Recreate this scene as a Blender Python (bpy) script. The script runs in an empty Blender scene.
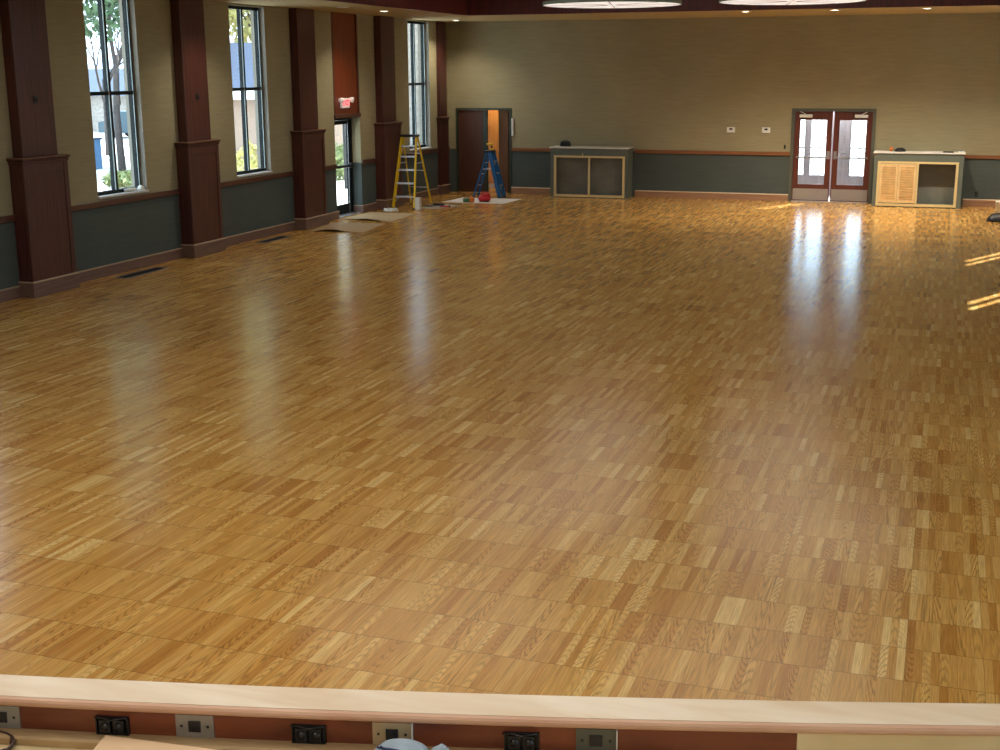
import bpy, math, random
from mathutils import Vector, Matrix
random.seed(7)
C = bpy.context.scene.collection
PI = math.pi

# ------------------------------------------------------------------ measures (metres)
WX = -11.83          # left wall plane
RX = 3.10            # right wall plane
FY = 30.13           # far wall plane
BY = -4.0            # wall behind the stage
HZ = 4.15            # soffit height
WT = 0.28            # wall thickness
RAIL = 1.13

def lin(c):
    c /= 255.0
    return c/12.92 if c <= 0.04045 else ((c+0.055)/1.055)**2.4
def srgb(r, g, b): return (lin(r), lin(g), lin(b), 1.0)

# ------------------------------------------------------------------ materials
def newmat(name):
    m = bpy.data.materials.new(name); m.use_nodes = True
    nt = m.node_tree; b = nt.nodes['Principled BSDF']
    return m, nt, b
def N(nt, t, **kw):
    n = nt.nodes.new(t)
    for k, v in kw.items(): setattr(n, k, v)
    return n
def plain(name, col, rough=0.6, metal=0.0, var=0.08, scale=8.0, stretch=(1, 1, 1), bump=0.0, spec=0.5, emit=None, estr=0.0):
    m, nt, b = newmat(name)
    tc = N(nt, 'ShaderNodeTexCoord'); mp = N(nt, 'ShaderNodeMapping')
    mp.inputs['Scale'].default_value = stretch
    nz = N(nt, 'ShaderNodeTexNoise'); nz.inputs['Scale'].default_value = scale; nz.inputs['Detail'].default_value = 4
    nt.links.new(tc.outputs['Object'], mp.inputs['Vector']); nt.links.new(mp.outputs['Vector'], nz.inputs['Vector'])
    cr = N(nt, 'ShaderNodeValToRGB')
    cr.color_ramp.elements[0].position = 0.3; cr.color_ramp.elements[1].position = 0.7
    cr.color_ramp.elements[0].color = tuple(c*(1-var) for c in col[:3])+(1,)
    cr.color_ramp.elements[1].color = tuple(min(1, c*(1+var)) for c in col[:3])+(1,)
    nt.links.new(nz.outputs['Fac'], cr.inputs['Fac']); nt.links.new(cr.outputs['Color'], b.inputs['Base Color'])
    b.inputs['Roughness'].default_value = rough; b.inputs['Metallic'].default_value = metal
    b.inputs['Specular IOR Level'].default_value = spec
    if bump:
        bp = N(nt, 'ShaderNodeBump'); bp.inputs['Strength'].default_value = bump; bp.inputs['Distance'].default_value = 0.01
        nt.links.new(nz.outputs['Fac'], bp.inputs['Height']); nt.links.new(bp.outputs['Normal'], b.inputs['Normal'])
    if emit:
        b.inputs['Emission Color'].default_value = emit; b.inputs['Emission Strength'].default_value = estr
    return m

def parquet():
    m, nt, b = newmat('oak_finger_parquet'); L = nt.links.new
    tc = N(nt, 'ShaderNodeTexCoord'); sp = N(nt, 'ShaderNodeSeparateXYZ'); L(tc.outputs['Object'], sp.inputs[0])
    def M(op, a, bb=None, cc=None):
        n = N(nt, 'ShaderNodeMath', operation=op)
        for i, v in enumerate((a, bb, cc)):
            if v is None: continue
            if isinstance(v, (int, float)): n.inputs[i].default_value = v
            else: L(v, n.inputs[i])
        return n.outputs[0]
    def V(x, y, z=0.0):
        n = N(nt, 'ShaderNodeCombineXYZ')
        for i, v in enumerate((x, y, z)):
            if isinstance(v, (int, float)): n.inputs[i].default_value = v
            else: L(v, n.inputs[i])
        return n.outputs[0]
    SW, RW = 0.0428, 0.3852
    xs = M('DIVIDE', sp.outputs[0], SW); ys = M('DIVIDE', sp.outputs[1], RW)
    ix = M('FLOOR', xs); iy = M('FLOOR', ys)
    fx = M('FRACT', xs); fy = M('FRACT', ys)
    w1 = N(nt, 'ShaderNodeTexWhiteNoise', noise_dimensions='2D'); L(V(ix, iy), w1.inputs['Vector'])
    r1 = w1.outputs['Value']
    wc = N(nt, 'ShaderNodeSeparateColor'); L(w1.outputs['Color'], wc.inputs[0])
    r2, r3 = wc.outputs[1], wc.outputs[2]
    xb = M('DIVIDE', sp.outputs[0], RW); bx_ = M('FLOOR', xb); fb = M('FRACT', xb)
    w2 = N(nt, 'ShaderNodeTexWhiteNoise', noise_dimensions='2D'); L(V(bx_, iy), w2.inputs['Vector'])
    t = M('ADD', M('MULTIPLY', r1, 0.78), M('MULTIPLY', w2.outputs['Value'], 0.22))
    cr = N(nt, 'ShaderNodeValToRGB'); L(t, cr.inputs['Fac'])
    e = cr.color_ramp.elements
    e[0].position = 0.05; e[0].color = FLOOR_COLS[0]
    e[1].position = 0.97; e[1].color = FLOOR_COLS[4]
    for p, c in ((0.25, FLOOR_COLS[1]), (0.55, FLOOR_COLS[2]), (0.8, FLOOR_COLS[3])):
        k = e.new(p); k.color = c
    # straight fine grain, a different one on each strip
    g = N(nt, 'ShaderNodeTexNoise'); g.inputs['Scale'].default_value = 1.0; g.inputs['Detail'].default_value = 5
    L(V(M('MULTIPLY', sp.outputs[0], 170.0), M('ADD', M('MULTIPLY', sp.outputs[1], 5.0), M('MULTIPLY', r2, 90.0)), M('MULTIPLY', r3, 50.0)), g.inputs['Vector'])
    # cathedral figure on some strips
    wv = N(nt, 'ShaderNodeTexWave', wave_type='RINGS', rings_direction='Z')
    wv.inputs['Scale'].default_value = 1.6; wv.inputs['Distortion'].default_value = 3.2; wv.inputs['Detail'].default_value = 2.5
    wv.inputs['Detail Scale'].default_value = 1.6
    L(V(M('MULTIPLY', M('SUBTRACT', fx, M('MULTIPLY', r3, 1.2)), 2.0),
        M('MULTIPLY', M('ADD', M('MULTIPLY', fy, M('SUBTRACT', r1, 0.5)), M('MULTIPLY', r2, 3.0)), 2.6), M('MULTIPLY', r2, 9.0)), wv.inputs['Vector'])
    sel = M('MULTIPLY', M('GREATER_THAN', r2, 0.55), M('ADD', 0.25, M('MULTIPLY', r3, 0.6)))
    gm = N(nt, 'ShaderNodeMapRange'); L(g.outputs['Fac'], gm.inputs[0])
    gm.inputs[1].default_value = 0.3; gm.inputs[2].default_value = 0.7; gm.inputs[3].default_value = 0.76; gm.inputs[4].default_value = 1.2
    wm = N(nt, 'ShaderNodeMapRange'); L(wv.outputs['Fac'], wm.inputs[0])
    wm.inputs[1].default_value = 0.0; wm.inputs[2].default_value = 0.45; wm.inputs[3].default_value = 0.55; wm.inputs[4].default_value = 1.14
    wmul = M('ADD', M('MULTIPLY', wm.outputs[0], sel), M('SUBTRACT', 1.0, sel))
    # seams
    ey = M('MINIMUM', fy, M('SUBTRACT', 1.0, fy)); ex = M('MINIMUM', fx, M('SUBTRACT', 1.0, fx)); eb = M('MINIMUM', fb, M('SUBTRACT', 1.0, fb))
    sy = M('SUBTRACT', 1.0, M('MULTIPLY', M('LESS_THAN', ey, 0.008), 0.45))
    sx = M('SUBTRACT', 1.0, M('MULTIPLY', M('LESS_THAN', ex, 0.02), 0.16))
    sb = M('SUBTRACT', 1.0, M('MULTIPLY', M('LESS_THAN', eb, 0.005), 0.25))
    # broad wear
    big = N(nt, 'ShaderNodeTexNoise'); big.inputs['Scale'].default_value = 0.45; big.inputs['Detail'].default_value = 3
    L(tc.outputs['Object'], big.inputs['Vector'])
    bm_ = N(nt, 'ShaderNodeMapRange'); L(big.outputs['Fac'], bm_.inputs[0]); bm_.inputs[1].default_value = 0.3; bm_.inputs[2].default_value = 0.7
    bm_.inputs[3].default_value = 0.92; bm_.inputs[4].default_value = 1.08
    tot = M('MULTIPLY', M('MULTIPLY', M('MULTIPLY', gm.outputs[0], wmul), M('MULTIPLY', sy, M('MULTIPLY', sx, sb))), bm_.outputs[0])
    vm = N(nt, 'ShaderNodeVectorMath', operation='SCALE'); L(cr.outputs['Color'], vm.inputs[0]); L(tot, vm.inputs['Scale'])
    L(vm.outputs[0], b.inputs['Base Color'])
    b.inputs['Coat Weight'].default_value = 0.12; b.inputs['Coat Roughness'].default_value = 0.13
    rr = M('ADD', FLOOR_ROUGH, M('MULTIPLY', r1, 0.03)); L(rr, b.inputs['Roughness'])
    bp = N(nt, 'ShaderNodeBump'); bp.inputs['Strength'].default_value = 0.08; bp.inputs['Distance'].default_value = 0.004
    rip = N(nt, 'ShaderNodeTexNoise'); rip.inputs['Scale'].default_value = 2.0; rip.inputs['Detail'].default_value = 2
    mp = N(nt, 'ShaderNodeMapping'); mp.inputs['Scale'].default_value = (1.2, 1.8, 1.0); L(tc.outputs['Object'], mp.inputs['Vector']); L(mp.outputs['Vector'], rip.inputs['Vector'])
    L(rip.outputs['Fac'], bp.inputs['Height']); L(bp.outputs['Normal'], b.inputs['Normal'])
    b.inputs['Specular IOR Level'].default_value = 0.5
    return m
FLOOR_COLS = [srgb(171, 117, 51), srgb(187, 136, 65), srgb(195, 147, 75), srgb(204, 159, 87), srgb(219, 182, 113)]
FLOOR_ROUGH = 0.20

def wood(name, dark, light, axis=2, scale=1.0, rough=0.35, spec=0.5, sharp=40):
    m, nt, b = newmat(name); L = nt.links.new
    tc = N(nt, 'ShaderNodeTexCoord'); mp = N(nt, 'ShaderNodeMapping')
    s = [sharp*scale]*3; s[axis] = 1.6*scale; mp.inputs['Scale'].default_value = s
    nz = N(nt, 'ShaderNodeTexNoise'); nz.inputs['Scale'].default_value = 1.0; nz.inputs['Detail'].default_value = 6; nz.inputs['Distortion'].default_value = 0.6
    L(tc.outputs['Object'], mp.inputs['Vector']); L(mp.outputs['Vector'], nz.inputs['Vector'])
    cr = N(nt, 'ShaderNodeValToRGB'); cr.color_ramp.elements[0].position = 0.3; cr.color_ramp.elements[1].position = 0.72
    cr.color_ramp.elements[0].color = dark; cr.color_ramp.elements[1].color = light
    L(nz.outputs['Fac'], cr.inputs['Fac']); L(cr.outputs['Color'], b.inputs['Base Color'])
    b.inputs['Roughness'].default_value = rough; b.inputs['Specular IOR Level'].default_value = spec
    return m
def fabric_wall(name, col, rough=0.8, spec=0.2):
    m, nt, b = newmat(name); L = nt.links.new
    tc = N(nt, 'ShaderNodeTexCoord'); mp = N(nt, 'ShaderNodeMapping'); mp.inputs['Scale'].default_value = (3, 3, 38)
    nz = N(nt, 'ShaderNodeTexNoise'); nz.inputs['Scale'].default_value = 1.0; nz.inputs['Detail'].default_value = 4
    L(tc.outputs['Object'], mp.inputs['Vector']); L(mp.outputs['Vector'], nz.inputs['Vector'])
    n2 = N(nt, 'ShaderNodeTexNoise'); n2.inputs['Scale'].default_value = 0.7; L(tc.outputs['Object'], n2.inputs['Vector'])
    ad = N(nt, 'ShaderNodeMath', operation='ADD'); L(nz.outputs['Fac'], ad.inputs[0]); L(n2.outputs['Fac'], ad.inputs[1])
    cr = N(nt, 'ShaderNodeMapRange'); cr.inputs[1].default_value = 0.6; cr.inputs[2].default_value = 1.4; cr.inputs[3].default_value = 0.86; cr.inputs[4].default_value = 1.14
    L(ad.outputs[0], cr.inputs[0])
    vm = N(nt, 'ShaderNodeVectorMath', operation='SCALE'); vm.inputs[0].default_value = col[:3]; L(cr.outputs[0], vm.inputs['Scale'])
    L(vm.outputs[0], b.inputs['Base Color'])
    bp = N(nt, 'ShaderNodeBump'); bp.inputs['Strength'].default_value = 0.25; bp.inputs['Distance'].default_value = 0.004
    L(nz.outputs['Fac'], bp.inputs['Height']); L(bp.outputs['Normal'], b.inputs['Normal'])
    b.inputs['Roughness'].default_value = rough; b.inputs['Specular IOR Level'].default_value = spec
    return m
def glassmat(name, tint=(0.93, 0.96, 0.97, 1)):
    m = bpy.data.materials.new(name); m.use_nodes = True; nt = m.node_tree; nt.nodes.clear(); L = nt.links.new
    o = N(nt, 'ShaderNodeOutputMaterial'); mx = N(nt, 'ShaderNodeMixShader'); t = N(nt, 'ShaderNodeBsdfTransparent'); g = N(nt, 'ShaderNodeBsdfGlossy')
    t.inputs['Color'].default_value = tint; g.inputs['Roughness'].default_value = 0.02
    lw = N(nt, 'ShaderNodeLayerWeight'); lw.inputs['Blend'].default_value = 0.5
    pw = N(nt, 'ShaderNodeMath', operation='POWER'); L(lw.outputs['Facing'], pw.inputs[0]); pw.inputs[1].default_value = 4.0
    f = N(nt, 'ShaderNodeMath', operation='MULTIPLY_ADD'); L(pw.outputs[0], f.inputs[0]); f.inputs[1].default_value = 0.6; f.inputs[2].default_value = 0.03
    L(f.outputs[0], mx.inputs[0]); L(t.outputs[0], mx.inputs[1]); L(g.outputs[0], mx.inputs[2]); L(mx.outputs[0], o.inputs[0])
    return m
def leafmat(name, col, var=0.35):
    m, nt, b = newmat(name); L = nt.links.new
    gi = N(nt, 'ShaderNodeNewGeometry')
    cr = N(nt, 'ShaderNodeValToRGB')
    cr.color_ramp.elements[0].color = tuple(c*(1-var) for c in col[:3])+(1,); cr.color_ramp.elements[1].color = tuple(min(1, c*(1+var)) for c in col[:3])+(1,)
    L(gi.outputs['Random Per Island'], cr.inputs['Fac']); L(cr.outputs['Color'], b.inputs['Base Color'])
    b.inputs['Roughness'].default_value = 0.6
    return m

M = {}
M['floor'] = parquet()
M['khaki'] = fabric_wall('khaki_grasscloth', srgb(152, 144, 114))
M['slate'] = fabric_wall('slate_grasscloth', srgb(80, 88, 85))
M['cream'] = plain('plaster_soffit', srgb(176, 158, 112), 0.85, var=0.03)
M['mahog'] = wood('mahogany', srgb(60, 31, 28), srgb(92, 49, 42), rough=0.36)
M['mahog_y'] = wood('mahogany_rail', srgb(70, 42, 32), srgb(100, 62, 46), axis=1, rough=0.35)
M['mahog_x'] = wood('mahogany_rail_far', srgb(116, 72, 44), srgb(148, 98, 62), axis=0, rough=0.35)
M['panel'] = wood('cherry_panel', srgb(92, 36, 16), srgb(136, 62, 30), rough=0.3)
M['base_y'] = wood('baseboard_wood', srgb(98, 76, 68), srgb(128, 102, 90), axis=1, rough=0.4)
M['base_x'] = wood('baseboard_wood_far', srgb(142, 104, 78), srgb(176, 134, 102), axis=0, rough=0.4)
M['caplit'] = plain('cap_edge_highlight', srgb(128, 92, 74), 0.35, var=0.1)  # lighter tone paints the light caught by the pilaster cap tops
M['baselit'] = plain('base_edge_highlight', srgb(176, 152, 128), 0.35, var=0.08)  # pale colour holds the top-lit highlight of bases and baseboards
M['frame'] = plain('dark_bronze_aluminium', srgb(16, 24, 24), 0.55, var=0.05, spec=0.25)
M['greenframe'] = plain('grey_green_metal_paint', srgb(86, 88, 76), 0.45, var=0.05)
M['darkgreen'] = plain('dark_green_paint', srgb(52, 62, 52), 0.45, var=0.05)
M['jamb'] = plain('grey_cream_jamb', srgb(134, 126, 112), 0.7, var=0.03)
M['frameglint'] = plain('painted_frame_glint', srgb(170, 190, 190), 0.3, var=0.02)  # pale colour stands in for reflections on the dark window frame
M['vestframe'] = plain('grey_mauve_frame', srgb(172, 164, 172), 0.5, var=0.04)
M['glass'] = glassmat('window_glass')
M['white'] = plain('white_plastic', srgb(225, 225, 218), 0.4, var=0.02)
M['offwhite'] = plain('white_paint', srgb(214, 210, 200), 0.5, var=0.04)
M['sillstone'] = plain('pale_sill', srgb(200, 200, 196), 0.4, var=0.04)
M['doorwood'] = wood('door_wood', srgb(78, 38, 30), srgb(110, 56, 44), rough=0.35)
M['doordark'] = wood('dark_door_wood', srgb(66, 38, 28), srgb(92, 56, 40), rough=0.5)
M['oakpanel'] = wood('orange_oak', srgb(176, 112, 48), srgb(206, 146, 74), rough=0.4)
M['steel'] = plain('brushed_steel', srgb(170, 170, 175), 0.35, metal=0.7, var=0.05, scale=20, stretch=(1, 1, 10))
M['chrome'] = plain('chrome', srgb(215, 215, 215), 0.15, metal=1.0, var=0.02)
M['creamwood'] = plain('raw_poplar', srgb(214, 192, 138), 0.5, var=0.08, stretch=(1, 1, 8))
M['louver'] = plain('raw_pine_slats', srgb(222, 190, 136), 0.5, var=0.1)
M['teal'] = plain('slate_green_paint', srgb(96, 104, 94), 0.5, var=0.05)
M['inside'] = plain('unpainted_grey_liner', srgb(112, 112, 102), 0.6, var=0.2, scale=3)
M['black'] = plain('black_plastic', srgb(22, 22, 24), 0.5, var=0.1)
M['yellow'] = plain('yellow_fibreglass', srgb(226, 192, 30), 0.45, var=0.06)
M['yellowtool'] = plain('yellow_tool_plastic', srgb(235, 190, 50), 0.4, var=0.05)
M['blue'] = plain('blue_fibreglass', srgb(24, 88, 140), 0.45, var=0.08)
M['alu'] = plain('aluminium', srgb(205, 205, 208), 0.3, metal=0.6, var=0.04)
M['red'] = plain('red_plastic', srgb(205, 38, 55), 0.4, var=0.08)
M['green'] = plain('green_plastic', srgb(60, 110, 70), 0.5, var=0.08)
M['orange'] = plain('orange_plastic', srgb(214, 120, 50), 0.5, var=0.08)
M['card'] = plain('tan_cardboard', srgb(176, 148, 108), 0.6, var=0.06)
M['paper'] = plain('white_paper_sheet', srgb(216, 208, 202), 0.7, var=0.04)
M['greysheet'] = plain('grey_drop_sheet', srgb(160, 148, 138), 0.7, var=0.08)
M['fascia'] = wood('dark_cherry_fascia', srgb(66, 22, 20), srgb(100, 38, 32), axis=2, rough=0.4, sharp=14)
M['tray'] = plain('dark_ceiling', srgb(70, 40, 34), 0.7, var=0.05)
M['disc'] = plain('white_disc_added_glow', srgb(226, 226, 218), 0.5, var=0.02, emit=(1, 0.96, 0.92, 1), estr=0.42)  # emission added for brightness that the undersides don't receive
M['discseam'] = plain('pinkish_disc_seam', srgb(196, 160, 158), 0.5, var=0.02)
M['discrim'] = plain('green_grey_disc_rim', srgb(110, 120, 104), 0.5, var=0.03)
M['lamp'] = plain('lit_downlight_lens', srgb(255, 240, 220), 0.5, var=0.0, emit=(1, 0.88, 0.72, 1), estr=9)
M['maple'] = wood('raw_maple', srgb(216, 190, 156), srgb(240, 226, 204), axis=0, rough=0.45, sharp=9)
M['mapleedge'] = wood('raw_maple_nosing', srgb(196, 150, 120), srgb(216, 176, 146), axis=0, rough=0.4, sharp=9)
M['redface'] = wood('red_oak_stained_face', srgb(104, 52, 32), srgb(134, 72, 44), axis=0, rough=0.4, sharp=14)
M['ply'] = wood('pale_plywood', srgb(206, 182, 132), srgb(228, 208, 164), axis=0, rough=0.6, sharp=6)
M['plysheet'] = wood('pinkish_plywood', srgb(208, 172, 132), srgb(224, 192, 152), axis=0, rough=0.55, sharp=6)
M['batten'] = wood('tan_batten', srgb(168, 138, 96), srgb(196, 168, 124), axis=0, rough=0.5, sharp=9)
M['plate'] = plain('grey_cover_plate', srgb(150, 146, 138), 0.4, metal=0.3, var=0.06)
M['platetan'] = plain('tan_cover_plate', srgb(176, 156, 122), 0.4, metal=0.2, var=0.1)
M['plategreen'] = plain('dull_cover_plate', srgb(96, 98, 88), 0.45, metal=0.3, var=0.06)
M['socket'] = plain('dark_socket', srgb(44, 44, 46), 0.35, metal=0.3, var=0.3, scale=60)
M['clothblue'] = plain('blue_grey_cloth', srgb(150, 166, 178), 0.85, var=0.12, scale=14)
M['clothdark'] = plain('navy_stripe', srgb(34, 42, 84), 0.85, var=0.1)
M['rust'] = plain('dark_rusty_cable', srgb(70, 46, 40), 0.5, var=0.2)
M['exitred'] = plain('exit_letters', srgb(220, 40, 50), 0.5, var=0.0, emit=(1, 0.06, 0.08, 1), estr=1.2)
M['exitbody'] = plain('exit_housing', srgb(235, 228, 222), 0.5, var=0.02, emit=(1, 0.8, 0.78, 1), estr=0.12)
M['concrete'] = plain('sunlit_concrete', srgb(206, 204, 198), 0.9, var=0.06, scale=0.6)
M['extbrick'] = plain('pale_stone_wall', srgb(150, 142, 134), 0.9, var=0.22, scale=5)
M['extroof'] = plain('blue_grey_shingles', srgb(62, 76, 98), 0.8, var=0.12, scale=4, stretch=(1, 1, 10))
M['extwall'] = plain('peach_siding', srgb(150, 128, 112), 0.8, var=0.05)
M['extwhite'] = plain('white_fascia_board', srgb(236, 236, 236), 0.7, var=0.02)
M['bark'] = plain('grey_bark', srgb(70, 64, 62), 0.9, var=0.2)
M['leafgreen'] = leafmat('green_needles', srgb(74, 98, 66))
M['leafyellow'] = leafmat('yellow_leaves', srgb(176, 168, 104), 0.3)
M['leafbush'] = leafmat('bush_leaves', srgb(112, 122, 74))
M['carpaint'] = plain('teal_car_paint', srgb(40, 68, 80), 0.3, var=0.03)
M['bluepaint'] = plain('light_blue_paint', srgb(80, 126, 170), 0.5, var=0.03)
M['grass'] = plain('autumn_grass', srgb(170, 168, 120), 0.9, var=0.2, scale=3)
M['tyre'] = plain('tyre_rubber', srgb(28, 28, 28), 0.8, var=0.1)

# ------------------------------------------------------------------ mesh builder
class MB:
    def __init__(s): s.v = []; s.f = []; s.mi = []; s.sm = []
    def face(s, pts, mi=0, smooth=False):
        i = len(s.v); s.v += [tuple(p) for p in pts]; s.f.append(tuple(range(i, i+len(pts)))); s.mi.append(mi); s.sm.append(smooth); return s
    def raw(s, vs, fs, mi=0, smooth=False):
        i = len(s.v); s.v += [tuple(p) for p in vs]
        for f in fs: s.f.append(tuple(i+k for k in f)); s.mi.append(mi); s.sm.append(smooth)
        return s
    def hexa(s, p, mi=0):     # 8 points: bottom loop 0-3, top loop 4-7
        return s.raw(p, [(3, 2, 1, 0), (4, 5, 6, 7), (0, 1, 5, 4), (1, 2, 6, 5), (2, 3, 7, 6), (3, 0, 4, 7)], mi)
    def box(s, x0, x1, y0, y1, z0, z1, mi=0, b=0.0):
        if x0 > x1: x0, x1 = x1, x0
        if y0 > y1: y0, y1 = y1, y0
        if b <= 0:
            return s.hexa([(x0, y0, z0), (x1, y0, z0), (x1, y1, z0), (x0, y1, z0), (x0, y0, z1), (x1, y0, z1), (x1, y1, z1), (x0, y1, z1)], mi)
        # chamfered box
        vs = []; idx = {}
        for ax in range(3):
            for sx in (0, 1):
                for sy in (0, 1):
                    for sz in (0, 1):
                        p = [(x0, x1)[sx], (y0, y1)[sy], (z0, z1)[sz]]; sg = [1-2*sx, 1-2*sy, 1-2*sz]
                        for a in range(3):
                            if a != ax: p[a] += sg[a]*b
                        idx[(ax, sx, sy, sz)] = len(vs); vs.append(tuple(p))
        fs = []
        order = [(0, 0), (1, 0), (1, 1), (0, 1)]
        for s0 in (0, 1):
            fs.append([idx[(0, s0, a, c)] for a, c in order]); fs.append([idx[(1, a, s0, c)] for a, c in order]); fs.append([idx[(2, a, c, s0)] for a, c in order])
        for a in (0, 1):
            for c in (0, 1):
                fs.append([idx[(0, a, c, 0)], idx[(1, a, c, 0)], idx[(1, a, c, 1)], idx[(0, a, c, 1)]])
                fs.append([idx[(0, a, 0, c)], idx[(2, a, 0, c)], idx[(2, a, 1, c)], idx[(0, a, 1, c)]])
                fs.append([idx[(1, 0, a, c)], idx[(2, 0, a, c)], idx[(2, 1, a, c)], idx[(1, 1, a, c)]])
                for d in (0, 1): fs.append([idx[(0, a, c, d)], idx[(1, a, c, d)], idx[(2, a, c, d)]])
        return s.raw(vs, fs, mi)
    def bar(s, p, q, w, h, mi=0, up=(0, 0, 1)):
        p = Vector(p); q = Vector(q); d = (q-p).normalized(); u = Vector(up)
        if abs(d.dot(u)) > 0.98: u = Vector((0, 1, 0))
        a = d.cross(u).normalized(); c = a.cross(d).normalized(); a *= w/2; c *= h/2
        return s.hexa([p-a-c, p+a-c, p+a+c, p-a+c, q-a-c, q+a-c, q+a+c, q-a+c], mi)
    def tube(s, pts, r, n=8, mi=0, smooth=True):
        pts = [Vector(p) for p in pts]; rs = r if isinstance(r, (list, tuple)) else [r]*len(pts)
        vs = []; fs = []; a = None
        for i, p in enumerate(pts):
            d = (pts[min(i+1, len(pts)-1)]-pts[max(i-1, 0)]).normalized()
            if a is None:
                a = d.orthogonal().normalized()
            else:
                a = (a - d*a.dot(d)).normalized()
            c = d.cross(a)
            for k in range(n):
                t = 2*PI*k/n; vs.append(p+(a*math.cos(t)+c*math.sin(t))*rs[i])
        for i in range(len(pts)-1):
            for k in range(n): fs.append((i*n+k, i*n+(k+1) % n, (i+1)*n+(k+1) % n, (i+1)*n+k))
        fs.append(tuple(range(n))[::-1]); fs.append(tuple(range((len(pts)-1)*n, len(pts)*n)))
        return s.raw(vs, fs, mi, smooth)
    def lathe(s, prof, cx, cy, n=32, mi=0, smooth=True, cap=True):
        vs = []; fs = []
        for r, z in prof:
            for k in range(n): t = 2*PI*k/n; vs.append((cx+r*math.cos(t), cy+r*math.sin(t), z))
        for i in range(len(prof)-1):
            for k in range(n): fs.append((i*n+k, i*n+(k+1) % n, (i+1)*n+(k+1) % n, (i+1)*n+k))
        if cap and prof[0][0] > 1e-6: fs.append(tuple(range(n))[::-1])
        if cap and prof[-1][0] > 1e-6: fs.append(tuple(range((len(prof)-1)*n, len(prof)*n)))
        return s.raw(vs, fs, mi, smooth)
    def prism(s, poly, z0, z1, mi=0):
        n = len(poly); vs = [(x, y, z0) for x, y in poly]+[(x, y, z1) for x, y in poly]
        fs = [tuple(range(n))[::-1], tuple(range(n, 2*n))]+[(k, (k+1) % n, n+(k+1) % n, n+k) for k in range(n)]
        return s.raw(vs, fs, mi)
    def build(s, name, mat, parent=None, loc=None):
        me = bpy.data.meshes.new(name); off = Vector(loc) if loc is not None else Vector((0, 0, 0))
        me.from_pydata([tuple(Vector(v)-off) for v in s.v], [], s.f); me.update()
        mats = mat if isinstance(mat, (list, tuple)) else [mat]
        for m in mats: me.materials.append(M[m] if isinstance(m, str) else m)
        for p, i, k in zip(me.polygons, s.mi, s.sm): p.material_index = i; p.use_smooth = k
        o = bpy.data.objects.new(name, me); C.objects.link(o)
        o.location = off
        if parent is not None:
            bpy.context.view_layer.update(); 
            o.parent = parent; o.matrix_parent_inverse = parent_world(parent).inverted()
        return o
def parent_world(p):
    m = p.matrix_basis.copy()
    if p.parent is not None: m = parent_world(p.parent) @ p.matrix_parent_inverse @ m
    return m
def tag(o, label=None, cat=None, group=None, kind=None):
    if label: o['label'] = label
    if cat: o['category'] = cat
    if group: o['group'] = group
    if kind: o['kind'] = kind
    return o
def empty(name, loc, rz=0.0):
    o = bpy.data.objects.new(name, None); C.objects.link(o); o.location = loc; o.rotation_euler = (0, 0, rz); o.empty_display_size = 0.1
    return o
def fixn(o):
    return o
def structure(o, label=None):
    o['kind'] = 'structure'
    if label: o['label'] = label
    return o

# ------------------------------------------------------------------ shell
WIN_L = [(15.86, 17.12), (19.84, 21.08), (27.65, 28.93), (11.95, 13.20), (8.03, 9.28), (4.11, 5.36)]
DOOR_L = (23.76, 24.98)
WZ0, WZ1 = 1.19, 4.12
def side_wall(name, x_in, x_out, wins, door=None):
    b = MB(); y = BY-WT
    ops = [(a, c, WZ0, WZ1) for a, c in wins]+([(door[0], door[1], 0, HZ)] if door else [])
    for a, c, z0, z1 in sorted(ops):
        b.box(x_out, x_in, y, a, 0, 1.08, 1); b.box(x_out, x_in, y, a, 1.08, HZ, 0)
        if z0 > 0:
            b.box(x_out, x_in, a, c, 0, 1.08, 1); b.box(x_out, x_in, a, c, 1.08, z0, 0)
            b.box(x_out, x_in, a, c, z1, HZ, 0)
        y = c
    b.box(x_out, x_in, y, FY, 0, 1.08, 1); b.box(x_out, x_in, y, FY, 1.08, HZ, 0)
    return structure(b.build(name, ['khaki', 'slate']))
side_wall('wall_left', WX, WX-WT, WIN_L, DOOR_L)
WIN_R = [(26.2, 27.45), (22.28, 23.53), (9.8, 11.05), (5.9, 7.15), (2.0, 3.25)]
side_wall('wall_right', RX, RX+WT, WIN_R)
# far wall with the double door and the closet door
DD = (-3.36, -1.50, 2.12); CD = (-11.62, -10.15, 2.09)
b = MB()
for x0, x1 in ((WX-WT, CD[0]), (CD[1], DD[0]), (DD[1], RX+WT)):
    b.box(x0, x1, FY, FY+WT, 0, 1.08, 1); b.box(x0, x1, FY, FY+WT, 1.08, HZ, 0)
for d in (DD, CD): b.box(d[0], d[1], FY, FY+WT, d[2], HZ, 0)
structure(b.build('wall_far', ['khaki', 'slate']))
structure(MB().box(WX, RX, BY-WT, BY, 0, 5.6).build('wall_back', 'khaki'))
structure(MB().box(WX-WT, RX+WT, BY-WT, FY+WT, -0.25, 0.0).build('floor', 'floor'))
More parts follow.
